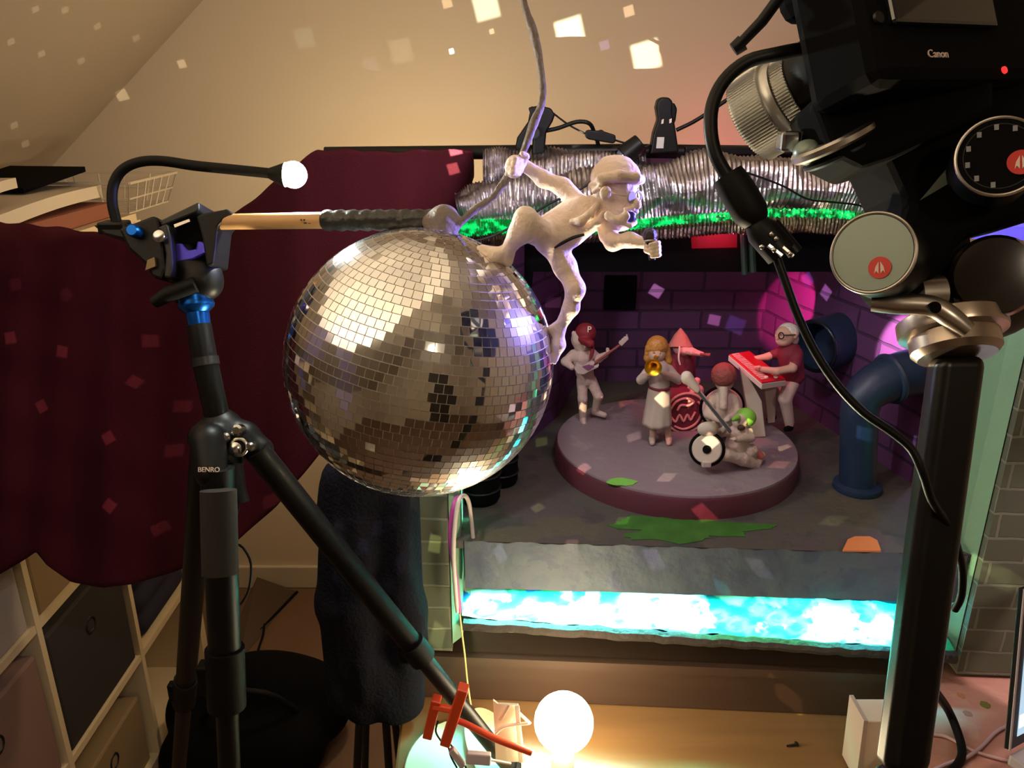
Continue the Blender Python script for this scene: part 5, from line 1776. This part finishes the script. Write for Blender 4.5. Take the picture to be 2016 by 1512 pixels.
# ------------------------------------------------------------------ camera rig on the right
CDp = .47
Ld = (FW - RT * .45 - UP * .10).normalized()
r0 = RT + UP * .19
cr = (r0 - Ld * r0.dot(Ld)).normalized()
cu_ = (-Ld).cross(cr).normalized()
RC = M((cr, cu_, -Ld)).transposed()
cc = PD(1822, 14, CDp)
t = thing('camera', cc, 'black still camera with a silver ribbed lens mounted on the right-hand stand', 'camera')
MB().box(cc, (.165, .112, .050), RC).build('body', MATTE, t, False, bevel=.008)
MB().box(cc - cr * .055 + cu_ * .030 + Ld * .015, (.046, .052, .05), RC).build('grip', MATTE, t, False, bevel=.010)
MB().box(cc - Ld * .0265 + cr * -.026 + cu_ * .006, (.085, .064, .006), RC).build('screen_back', GLASS, t, False, bevel=.002)
MB().box(cc + cu_ * .062, (.06, .03, .044), RC).build('viewfinder_hump', BLACKM, t, False, bevel=.008)
mb = MB()
for k in range(3):
    mb.lathe([(.0034, 0), (.0032, .0015)], cc - Ld * .0252 - cr * .076 + cu_ * (.012 - .017 * k), -Ld, 14)
mb.build('button', GREYB, t)
text_obj('maker_name', 'Canon', .0062, cc - Ld * .0256 - cr * .035 - cu_ * .0410, cr, cu_, PALE, t, .0003)
mb = MB().lathe([(.0022, 0), (.002, .001)], cc - Ld * .0258 + cr * .018 - cu_ * .050, -Ld, 12)
mb.build('status_light', REDLED, t)
Lb = Ld
Ld = (FW - RT * .9 - UP * .42).normalized()
lc = PD(1585, 172, CDp + .035)
MB().lathe([(.030, -.03), (.030, .012), (.026, .016)], lc - Ld * .035, Ld, 40).build('lens_mount', BLACK, t)
L0 = lc - Ld * .03
MB().lathe([(.026, 0), (.026, .020), (.0245, .022), (.0235, .030), (.022, .031)], L0, Ld, 48).build('lens_barrel', BLACK, t)
rb = MB()
prof_n = 72
vs_, fs_ = [], []
def ribbed(o0, ax, r_, h, n=72, amp=.0009):
    u_ = V((0, 0, 1)).cross(ax).normalized()
    w_ = ax.cross(u_)
    mbx = MB()
    v_, f_ = [], []
    for hh in (0, h):
        for k in range(2 * n):
            a = PI * k / n
            rr_ = r_ + (amp if k % 2 else -amp)
            v_.append(o0 + ax * hh + (u_ * math.cos(a) + w_ * math.sin(a)) * rr_)
    N2 = 2 * n
    f_ = [(k, (k + 1) % N2, N2 + (k + 1) % N2, N2 + k) for k in range(N2)] + [tuple(range(N2))[::-1], tuple(range(N2, 2 * N2))]
    return mbx.add(v_, f_)
SILV = mat('silver lens metal', rgb(205, 205, 200), .33, .7)
ribbed(L0 + Ld * .031, Ld, .0245, .009).build('aperture_ring', SILV, t, False)
MB().lathe([(.0252, 0), (.0262, .002), (.0262, .006), (.0255, .007)], L0 + Ld * .041, Ld, 48).build('scale_ring', SILV, t)
ribbed(L0 + Ld * .048, Ld, .0282, .021, 84).build('focus_ring', SILV, t, False)
MB().lathe([(.0262, 0), (.0262, .001), (.022, .0015), (.0215, -.003)], L0 + Ld * .069, Ld, 48).build('front_rim', BLACK, t)
# small rod sticking out at the top left of the body
t2 = MB().tube([PD(1560, -40, .45), PD(1500, 42, .46), PD(1452, 92, .47)], [.0035, .0035, .0032], 10, 1)
t2.tube([PD(1462, 84, .47), PD(1444, 98, .472)], [.005, .0042], 10, 1)
tag(t2.build('cable_plug', BLACK, None), 'thin black rod with a small plug end pointing out left of the camera', 'cable')

t = thing('camera_stand', (.14, .2, 0), 'black camera stand with a geared head, round dials and a silver plate', 'camera stand')
pt, pb2 = PD(1881, 700, .485), PD(1772, 1512, .51)
dd = pb2 - pt
ft = pt + dd * (pt.z / -dd.z)
mb = MB()
R4 = rot_axes(RT, FW)
def ring4(c, w, th):
    return [c - RT * w - FW * th, c + RT * w - FW * th, c + RT * w + FW * th, c - RT * w + FW * th]
pm = pb2 + RT * .001
wf = .0248 + (.0248 - .0158) * 0
mb.hexa(ring4(pm, .0145, .011) + ring4(pt + RT * .001, .0150, .010))
mb.build('post', POSTM, t, True, bevel=.0075)
mb = MB().hexa(ring4(V((ft.x, ft.y, .02)), .0155, .0115) + ring4(pm, .0148, .0113))
mb.build('lower_post', POSTM, t, True, bevel=.0075)
MB().lathe([(.16, 0), (.16, .012), (.05, .02), (.03, .03)], (ft.x, ft.y, 0), n=40).build('foot_plate', MATTE, t)
# silver disc under the head
cp_ = PD(1882, 690, .485)
axp = (UP + FW * .30 - RT * .02).normalized()
MB().lathe([(.022, -.004), (.0255, .000), (.0255, .009), (.0305, .0105), (.0310, .0125), (.0310, .0195), (.0295, .0205), (.020, .0210)], cp_, axp, 56).build('pan_plate', mat('bronze silver metal', rgb(178, 164, 150), .3, .9), t)
MB().tube([PD(1716, 596, .475), PD(1760, 598, .47), PD(1830, 602, .465), PD(1868, 622, .462), PD(1905, 650, .46)], [.0052, .0062, .0064, .0064, .005], 16, 4).build('silver_arm', STEEL, t)
MB().lathe([(.0035, 0), (.0035, .002)], PD(1838, 606, .458), -FW, 14).build('arm_screw', MATTE, t)
MB().tube([PD(1802, 580, .48), PD(1850, 578, .48)], [.0115, .0115], 24, 1).build('silver_sleeve', STEEL, t)
bx = (-RT * .35 - FW).normalized()
MB().lathe([(.024, 0), (.0245, .004), (.0245, .045), (.022, .049), (.012, .050)], PD(1925, 562, .51), bx, 40, ).build('black_knob', mat('glossy black knob', rgb(26, 22, 20), .18, coat=.6), t)
MB().tube([PD(1845, 560, .50), PD(1900, 600, .50), PD(1960, 590, .51), PD(2060, 540, .52)], [.02, .024, .024, .022], 18, 3).build('knob_housing', BLACK, t)
# dial one (right) and dial two (left)
def dial(px, py, d, ax, r_, back, face_m, name):
    ax = ax.normalized()
    c = PD(px, py, d)
    par = MB().lathe([(r_ * .92, -back), (r_, -back * .9), (r_, -.003), (r_ * .985, 0)], c, ax, 48).build(name, BLACK, t)
    MB().torus(c, ax, r_ * .95, r_ * .045, 56, 8).build('dial_rim', STEEL, par)
    MB().lathe([(r_ * .90, -.001), (r_ * .90, .0008)], c, ax, 48).build('dial_face', face_m, par)
    u_ = RT - ax * RT.dot(ax)
    u_.normalize()
    w_ = ax.cross(u_)
    if w_.dot(UP) < 0:
        w_ = -w_
    return c, ax, u_, w_, par
c, ax, u_, w_, par = dial(1718, 498, .455, -FW * .78 - RT * .62 + UP * .02, .0240, .045, DISCGREY, 'round_dial')
e = c - w_ * .009 + u_ * .004 + ax * .001
MB().lathe([(.0062, 0), (.0062, .0006)], e, ax, 24).build('red_emblem', REDLOGO, par)
def emblem(e, s_):
    mb = MB()
    for q in ([(-.08, .62), (-.10, -.62), (-.34, -.30), (-.52, -.62), (-.40, .05)], [(.08, .62), (.40, .05), (.52, -.62), (.34, -.30), (.10, -.62)]):
        mb.prism([e + u_ * a * s_ + w_ * b * s_ + ax * .0007 for a, b in q], ax * .0003)
    return mb
emblem(e, .0055).build('emblem_mark', PALE, par, False)
c, ax, u_, w_, par = dial(1968, 308, .43, -FW * .93 - RT * .36 + UP * .02, .0222, .03, MATTE, 'round_dial')
e = c - w_ * .0045 + u_ * .0095 + ax * .001
MB().lathe([(.0066, 0), (.0066, .0006)], e, ax, 24).build('red_emblem', REDLOGO, par)
emblem(e, .0058).build('emblem_mark', PALE, par, False)
mb = MB()
for k in range(7):
    a = PI * (.35 + .18 * k)
    p = c + (u_ * math.cos(a) + w_ * math.sin(a)) * .0158 + ax * .0012
    mb.box(p, (.0022, .0030, .0004), M((u_, w_, ax)).transposed())
mb.build('dial_mark', BLUEGREY, par, False)
MB().torus(c + ax * .0006, ax, .0175, .0004, 48, 6).build('dial_ring_line', GREYB, par)
# head body
pp([(1700, 205), (1880, 160), (2060, 120), (2080, 420), (1960, 450), (1900, 470), (1870, 520), (1800, 600), (1770, 560), (1768, 470), (1790, 395), (1760, 330)], .47, .53).build('head_body', MATTE, t, False, bevel=.006)
MB().tube([PD(1745, 500, .49), PD(1850, 490, .50)], [.022, .024], 24, 1).build('axis_barrel', BLACK, t)
pp([(1600, 190), (1700, 150), (1960, 120), (1960, 220), (1760, 310), (1700, 330), (1640, 300)], .455, .50).build('mount_block', MATTE, t, False, bevel=.004)
pp([(1890, 300), (1894, 346), (1812, 394)], .4695, .472).build('side_panel', DISCGREY, t, False)
# quick release plates seen on edge
an = (UP * .87 - RT * .46 - FW * .20).normalized()
MB().lathe([(.024, 0), (.0255, .0015), (.0255, .0045), (.024, .006)], PD(1645, 288, .475), an, 48, sx=1).build('release_disc', STEEL, t)
MB().lathe([(.021, 0), (.0225, .0015), (.0225, .003)], PD(1656, 306, .477), an, 48).build('release_disc', GREYB, t)
MB().ball(PD(1590, 300, .475), .0085, 20, sc=(1, 1, .9)).build('green_grey_knob', DISCGREY, t)
MB().tube([PD(1688, 298, .47), PD(1716, 282, .47)], [.0042, .0042], 14, 1).build('brass_screw', mat('brass screw', rgb(180, 150, 90), .3, .9), t)
MB().box(PD(1552, 278, .485), (.012, .012, .012)).build('chrome_nut', CHROME, t, False, bevel=.002)

t = thing('camera_cable', PD(1500, 420, .46), 'black cable with a chunky inline connector looping down from the camera', 'cable')
CX = .46
MB().tube([PD(1580, 96, CX + .01), PD(1530, 106, CX), PD(1470, 122, CX), PD(1425, 160, CX), PD(1402, 210, CX), PD(1400, 265, CX), PD(1412, 312, CX), PD(1436, 352, CX)], .0040, 14).build('thick_cable', BLACK, t)
MB().tube([PD(1432, 344, CX), PD(1452, 376, CX), PD(1478, 420, CX), PD(1488, 440, CX)], [.0092, .0104, .0102, .0070], 16, 2).build('connector_body', BLACKM, t)
MB().tube([PD(1482, 432, CX), PD(1500, 455, CX), PD(1538, 500, CX)], [.0055, .0092, .0090], 14, 1).build('connector_socket', BLACK, t)
MB().tube([PD(1520, 440, CX), PD(1566, 498, CX)], [.0042, .0046], 10, 1).build('connector_clip', BLACK, t)
mb = MB()
for (px, py) in ((1500, 486), (1524, 492), (1556, 500), (1528, 470), (1519, 461)):
    mb.ball(PD(px, py, CX - .010), .0016, 10)
mb.build('metal_pin', CHROME, t)
bar(PD(1512, 482, CX - .008), PD(1540, 504, CX - .008), .0022, .002, 'metal_pin', CHROME, t, .0004)
bar(PD(1540, 486, CX - .008), PD(1562, 505, CX - .008), .0022, .002, 'metal_pin', STEEL, t, .0004)
MB().tube([PD(1530, 510, CX), PD(1548, 560, CX), PD(1572, 625, CX), PD(1606, 695, CX), PD(1650, 760, CX), PD(1700, 812, CX), PD(1755, 850, CX), PD(1795, 885, CX), PD(1818, 935, CX), PD(1835, 985, CX + .01), PD(1870, 1040, CX + .03), PD(1893, 1110, CX + .05), PD(1893, 1170, CX + .06), PD(1880, 1200, CX + .07)], .0025, 12).build('thin_cable', BLACK, t)

# violet lamp dish at the right edge
t = thing('violet_lamp', PD(1975, 468, .9), 'violet-lit lamp dish half hidden behind the black camera head', 'lamp')
MB().lathe([(.03, 0), (.045, .012), (.047, .016), (.043, .016), (.028, .004)], PD(1968, 470, .92), (UP - FW * .25).normalized(), 40).build('dish', VIOLETRIM, t)
MB().tube([PD(1990, 476, .93), PD(2060, 440, .95)], .006, 10, 1).build('arm', BLACK, t)
MB().tube([PD(2060, 440, .95), PD(2070, 700, .98)], .008, 10, 1).build('arm_post', BLACK, t)

# ------------------------------------------------------------------ lights
def light(kind, name, loc, energy, col, **kw):
    d = bpy.data.lights.new(name, kind)
    d.energy = energy
    d.color = col[:3]
    for k, v in kw.items():
        setattr(d, k, v)
    o = bpy.data.objects.new(name, d)
    COL.objects.link(o)
    o.location = V(loc)
    return o

def aim(o, p, roll=0):
    d = (V(p) - o.location).normalized()
    o.rotation_euler = (d.to_track_quat('-Z', 'Y') @ M.Rotation(roll, 4, 'Z').to_quaternion()).to_euler()
    return o

WARM = (1, .74, .45)
# uplighter washing the sloped ceiling behind the photographer, plus an added weak fill for the room
aim(light('SPOT', 'uplighter', (-.30, -.25, 1.0), 300, (1, .86, .68), spot_size=math.radians(56), spot_blend=.1, shadow_soft_size=.05), (-.52, .40, 2.25))
aim(light('AREA', 'room_fill', (.5, -.9, 2.4), 4, (1, .80, .56), size=.18), (0, 1.2, 1.3))
# warm lamp behind the set washing the back wall
light('POINT', 'rear_lamp', PY(810, 470, 1.95), 9.5, (1, .74, .40), shadow_soft_size=.05)
light('POINT', 'rear_lamp', (-.62, 2.15, .9), .3, (1, .76, .46), shadow_soft_size=.05)
# the bulb on the table is a reflector bulb: most of its light goes up at the ball and the figure
o = light('SPOT', 'bulb_beam', bcn + (PD(1000, 600, .72) - bcn).normalized() * .041, 42, (1, .80, .52), spot_size=math.radians(78), spot_blend=.7, shadow_soft_size=.02)
aim(o, PD(1000, 600, .72))
# pinkish white lamp on the rig, over the foil ducts
aim(light('AREA', 'rig_lamp', PY(1420, -120, .80), 1.3, (1, .84, .94), size=.07), PY(1300, 480, 1.2))
# blue violet lamp from the right on the figure and the ball
aim(light('SPOT', 'violet_spot', PD(1780, 380, .80), 34, (.26, .22, 1), spot_size=math.radians(50), spot_blend=.6, shadow_soft_size=.012), PD(1080, 500, .71))
light('POINT', 'blue_wall_lamp', PD(1985, 440, 1.3), 1.4, (.45, .50, 1), shadow_soft_size=.02)
# magenta and red clip lamp beams on the stage
aim(light('SPOT', 'magenta_spot', PY(1470, 500, 1.30), 75, (1, .05, .28), spot_size=math.radians(26), spot_blend=.25, shadow_soft_size=.008), PY(1560, 610, 1.55))
aim(light('SPOT', 'red_spot', PY(1420, 500, 1.22), 2.0, (1, .10, .20), spot_size=math.radians(60), spot_blend=.5, shadow_soft_size=.008), PY(1420, 760, 1.33))
aim(light('SPOT', 'pink_spot', PY(1560, 470, 1.05), 60, (1, .58, .74), spot_size=math.radians(17), spot_blend=.3, shadow_soft_size=.006), PY(1768, 680, 1.2))
aim(light('SPOT', 'board_fill', (1.05, .60, 1.55), 14, (1, .74, .70), spot_size=math.radians(60), spot_blend=.5, shadow_soft_size=.03), (.72, .84, .93))  # added light off to the side, brightens the pinkish board
light('POINT', 'rear_red_lamp', PY(1450, 320, 2.28), .9, (1, .16, .26), shadow_soft_size=.03)
light('POINT', 'valance_red_fill', PY(1425, 462, 1.255), .12, (1, .12, .2), shadow_soft_size=.008)  # added glow that brightens the red board in the valance gap
light('POINT', 'stage_fill', PY(1250, 560, 1.12), .16, (.75, .50, 1), shadow_soft_size=.03)
aim(light('SPOT', 'green_spot', PY(1120, 480, 1.0), .8, (.25, 1, .3), spot_size=math.radians(30), spot_blend=.4, shadow_soft_size=.01), PZ(1430, 900, ZDISC))
# lamp strip tucked under the lip above the wet ledge
for (x0, x1, en, c_l) in ((XLs + .01, .26, 4.2, (.16, 1, .95)), (.26, .46, 1.1, (.08, 1, .42)), (.44, XRs - .05, .9, (.06, .85, 1))):
    o = light('AREA', 'lamp_strip', ((x0 + x1) / 2, yfront((x0 + x1) / 2) + .022, ZLEDGE + .062), en, c_l, shape='RECTANGLE', size=x1 - x0, size_y=.012, spread=math.radians(95))
    aim(o, o.location + V((0, -.012, -.1)))
for (x, s_) in ((XLs + .004, -1), (XRs - .004, 1)):
    o = light('AREA', 'side_lamp_strip', (x, yfront(x) + .06, 1.0 + .1), .14, (.15, 1, .55), shape='RECTANGLE', size=.30, size_y=.01, spread=math.radians(80))
    aim(o, o.location + V((s_ * .1, -.02, 0)), PI / 2)

w = bpy.data.worlds.new('world')
SC.world = w
w.use_nodes = True
w.node_tree.nodes['Background'].inputs[0].default_value = (1, .85, .7, 1)
w.node_tree.nodes['Background'].inputs[1].default_value = .004

# ------------------------------------------------------------------ mirror-ball beams: one narrow square beam per reflecting tile
def beam_data(name, col, energy, half):
    d = bpy.data.lights.new(name, 'SPOT')
    d.energy = energy
    d.color = col
    d.spot_size = min(3.0, half * 2 * 1.75)
    d.spot_blend = 0
    d.shadow_soft_size = .0004
    d.use_nodes = True
    nt = d.node_tree
    em = nt.nodes['Emission']
    tc = nt.nodes.new('ShaderNodeTexCoord')
    sx = nt.nodes.new('ShaderNodeSeparateXYZ')
    nt.links.new(tc.outputs['Normal'], sx.inputs[0])
    outs = []
    for i in (0, 1):
        dv = nt.nodes.new('ShaderNodeMath')
        dv.operation = 'DIVIDE'
        nt.links.new(sx.outputs[i], dv.inputs[0])
        nt.links.new(sx.outputs[2], dv.inputs[1])
        ab = nt.nodes.new('ShaderNodeMath')
        ab.operation = 'ABSOLUTE'
        nt.links.new(dv.outputs[0], ab.inputs[0])
        mr = nt.nodes.new('ShaderNodeMapRange')
        mr.inputs['From Min'].default_value = math.tan(half) * .82
        mr.inputs['From Max'].default_value = math.tan(half) * 1.08
        mr.inputs['To Min'].default_value = 1
        mr.inputs['To Max'].default_value = 0
        nt.links.new(ab.outputs[0], mr.inputs['Value'])
        outs.append(mr.outputs[0])
    ml = nt.nodes.new('ShaderNodeMath')
    ml.operation = 'MULTIPLY'
    nt.links.new(outs[0], ml.inputs[0])
    nt.links.new(outs[1], ml.inputs[1])
    nt.links.new(ml.outputs[0], em.inputs['Strength'])
    return d

dg = bpy.context.evaluated_depsgraph_get()
dg.update()
cache = {}
def beam(px, py, spx, e=1.0, col=(1, .82, .55), roll=None):
    r = ray(px, py).normalized()
    hit, loc, nrm, idx, ob, mx = SC.ray_cast(dg, CAM, r)
    if not hit:
        return
    dr = (loc - BC).normalized()
    for q in (dr, V((.5, .25, .8)), V((.62, .1, .75)), V((-.5, .62, .6)), V((-.7, .4, .6)), V((.3, .6, .75)), V((0, .7, .7))):
        src = BC + q.normalized() * (BR + .004)
        h2 = SC.ray_cast(dg, src, (loc - src).normalized())
        if h2[0] and (h2[1] - loc).length < .04:
            break
    dist = (loc - src).length
    wid = spx / 1568 * (loc - CAM).dot(FW)
    half = math.atan(wid / 2 / dist)
    hq = max(.004, round(half / .002) * .002)
    e = round(e * dist * dist, 1)
    key = (hq, col, e)
    if key not in cache:
        cache[key] = beam_data('mirror_beam', col, e, hq)
    o = bpy.data.objects.new('mirror_beam', cache[key])
    COL.objects.link(o)
    o.location = src
    aim(o, loc, random.uniform(0, PI / 2) if roll is None else roll)
E = 26
for (px, py, s) in ((70, 18, 18), (128, 20, 20), (192, 52, 20), (22, 82, 20), (82, 106, 20), (160, 120, 20), (28, 247, 20), (50, 283, 20), (240, 187, 24), (268, 75, 18), (358, 126, 20)):
    beam(px, py, s * .8, E * .6, roll=.3)
for (px, py, s, e, c) in ((957, 12, 48, 2.2, (.9, 1, .75)), (1122, 65, 54, 3.4, (.95, 1, .75)), (1272, 110, 54, 3.0, (.95, 1, .75)), (1238, 22, 18, 1.2, (1, .75, .5)), (945, 172, 46, .9, (1, .9, .6)), (880, 5, 22, 1.0, (1, .75, .45)),
                          (600, 75, 36, .12, (.7, 1, .9)), (889, 101, 9, 9, (.8, 1, .95)), (968, 62, 8, 1.5, (1, .75, .5)), (790, 100, 44, .16, (1, .95, .7)), (730, 130, 30, .12, (.7, .6, 1)), (1190, 88, 20, .5, (.5, .4, 1))):
    beam(px, py, s, E * e, c, roll=.25)
for (px, py) in ((122, 692), (296, 671), (265, 752), (213, 862), (343, 887), (215, 996), (315, 1040), (360, 800), (82, 800), (535, 985), (30, 560), (130, 580), (447, 505), (20, 665)):
    beam(px, py, 24, E * (1.2 if py > 600 else .4), (1, .6, .45))
for (px, py, s, e, c) in ((1248, 860, 24, .5, (1, .8, .6)), (1148, 922, 24, .9, (1, .5, .4)), (1312, 940, 24, .6, (1, .85, .6)), (1386, 1012, 28, 1.1, (1, .35, .3)), (1066, 870, 22, .5, (.9, 1, .3)), (1058, 1000, 22, .6, (.9, 1, .35)),
                          (1125, 1070, 24, .7, (1, .6, .4)), (1225, 1025, 24, .5, (.8, 1, .3)), (985, 1090, 22, .8, (1, .7, .75)), (1287, 1100, 26, .8, (1, .65, .7)), (1495, 1118, 26, .5, (1, .6, .65)), (1208, 1155, 20, .6, (1, .4, .6)),
                          (856, 1070, 24, .9, (1, 1, .4)), (816, 990, 20, .9, (1, 1, .4)), (862, 1250, 26, .9, (1, 1, .4)), (1640, 1025, 30, .4, (.8, .9, .3)), (1262, 1265, 22, .5, (1, .75, .45)), (1552, 1372, 30, .6, (1, .7, .35)),
                          (790, 1108, 22, .5, (.7, .5, .8)), (715, 1075, 22, .4, (.7, .6, .8)), (742, 1040, 18, .4, (.7, .6, .8)), (1292, 573, 24, 1.2, (1, .7, .8)), (1406, 630, 22, 1.0, (1, .6, .75)), (1626, 576, 24, 1.2, (1, .7, .9)), (1590, 550, 24, .6, (.5, .4, 1)),
                          (1448, 640, 30, .35, (.5, .4, 1)), (1090, 596, 20, .6, (1, .6, .6)), (1705, 855, 28, .5, (.8, .9, 1)), (1540, 880, 22, 1.0, (1, .9, .4)), (1575, 940, 26, .5, (1, .5, .3)), (1306, 786, 24, 1.6, (1, .85, .5)), (1400, 868, 24, 1.4, (1, .85, .5)), (1148, 802, 16, 1.2, (1, .85, .5)), (1232, 790, 22, .7, (1, .3, .2)), (1422, 1158, 20, .7, (.2, 1, .8)),
                          (1930, 1120, 44, .5, (1, 1, .5)), (1985, 1140, 30, .4, (1, 1, .5))):
    beam(px, py, s, E * e * 3.2, c)

SC.view_settings.view_transform = 'Standard'
SC.view_settings.look = 'None'
SC.view_settings.exposure = 0.0
SC.view_settings.gamma = 1.0
SC.view_settings.use_curve_mapping = False
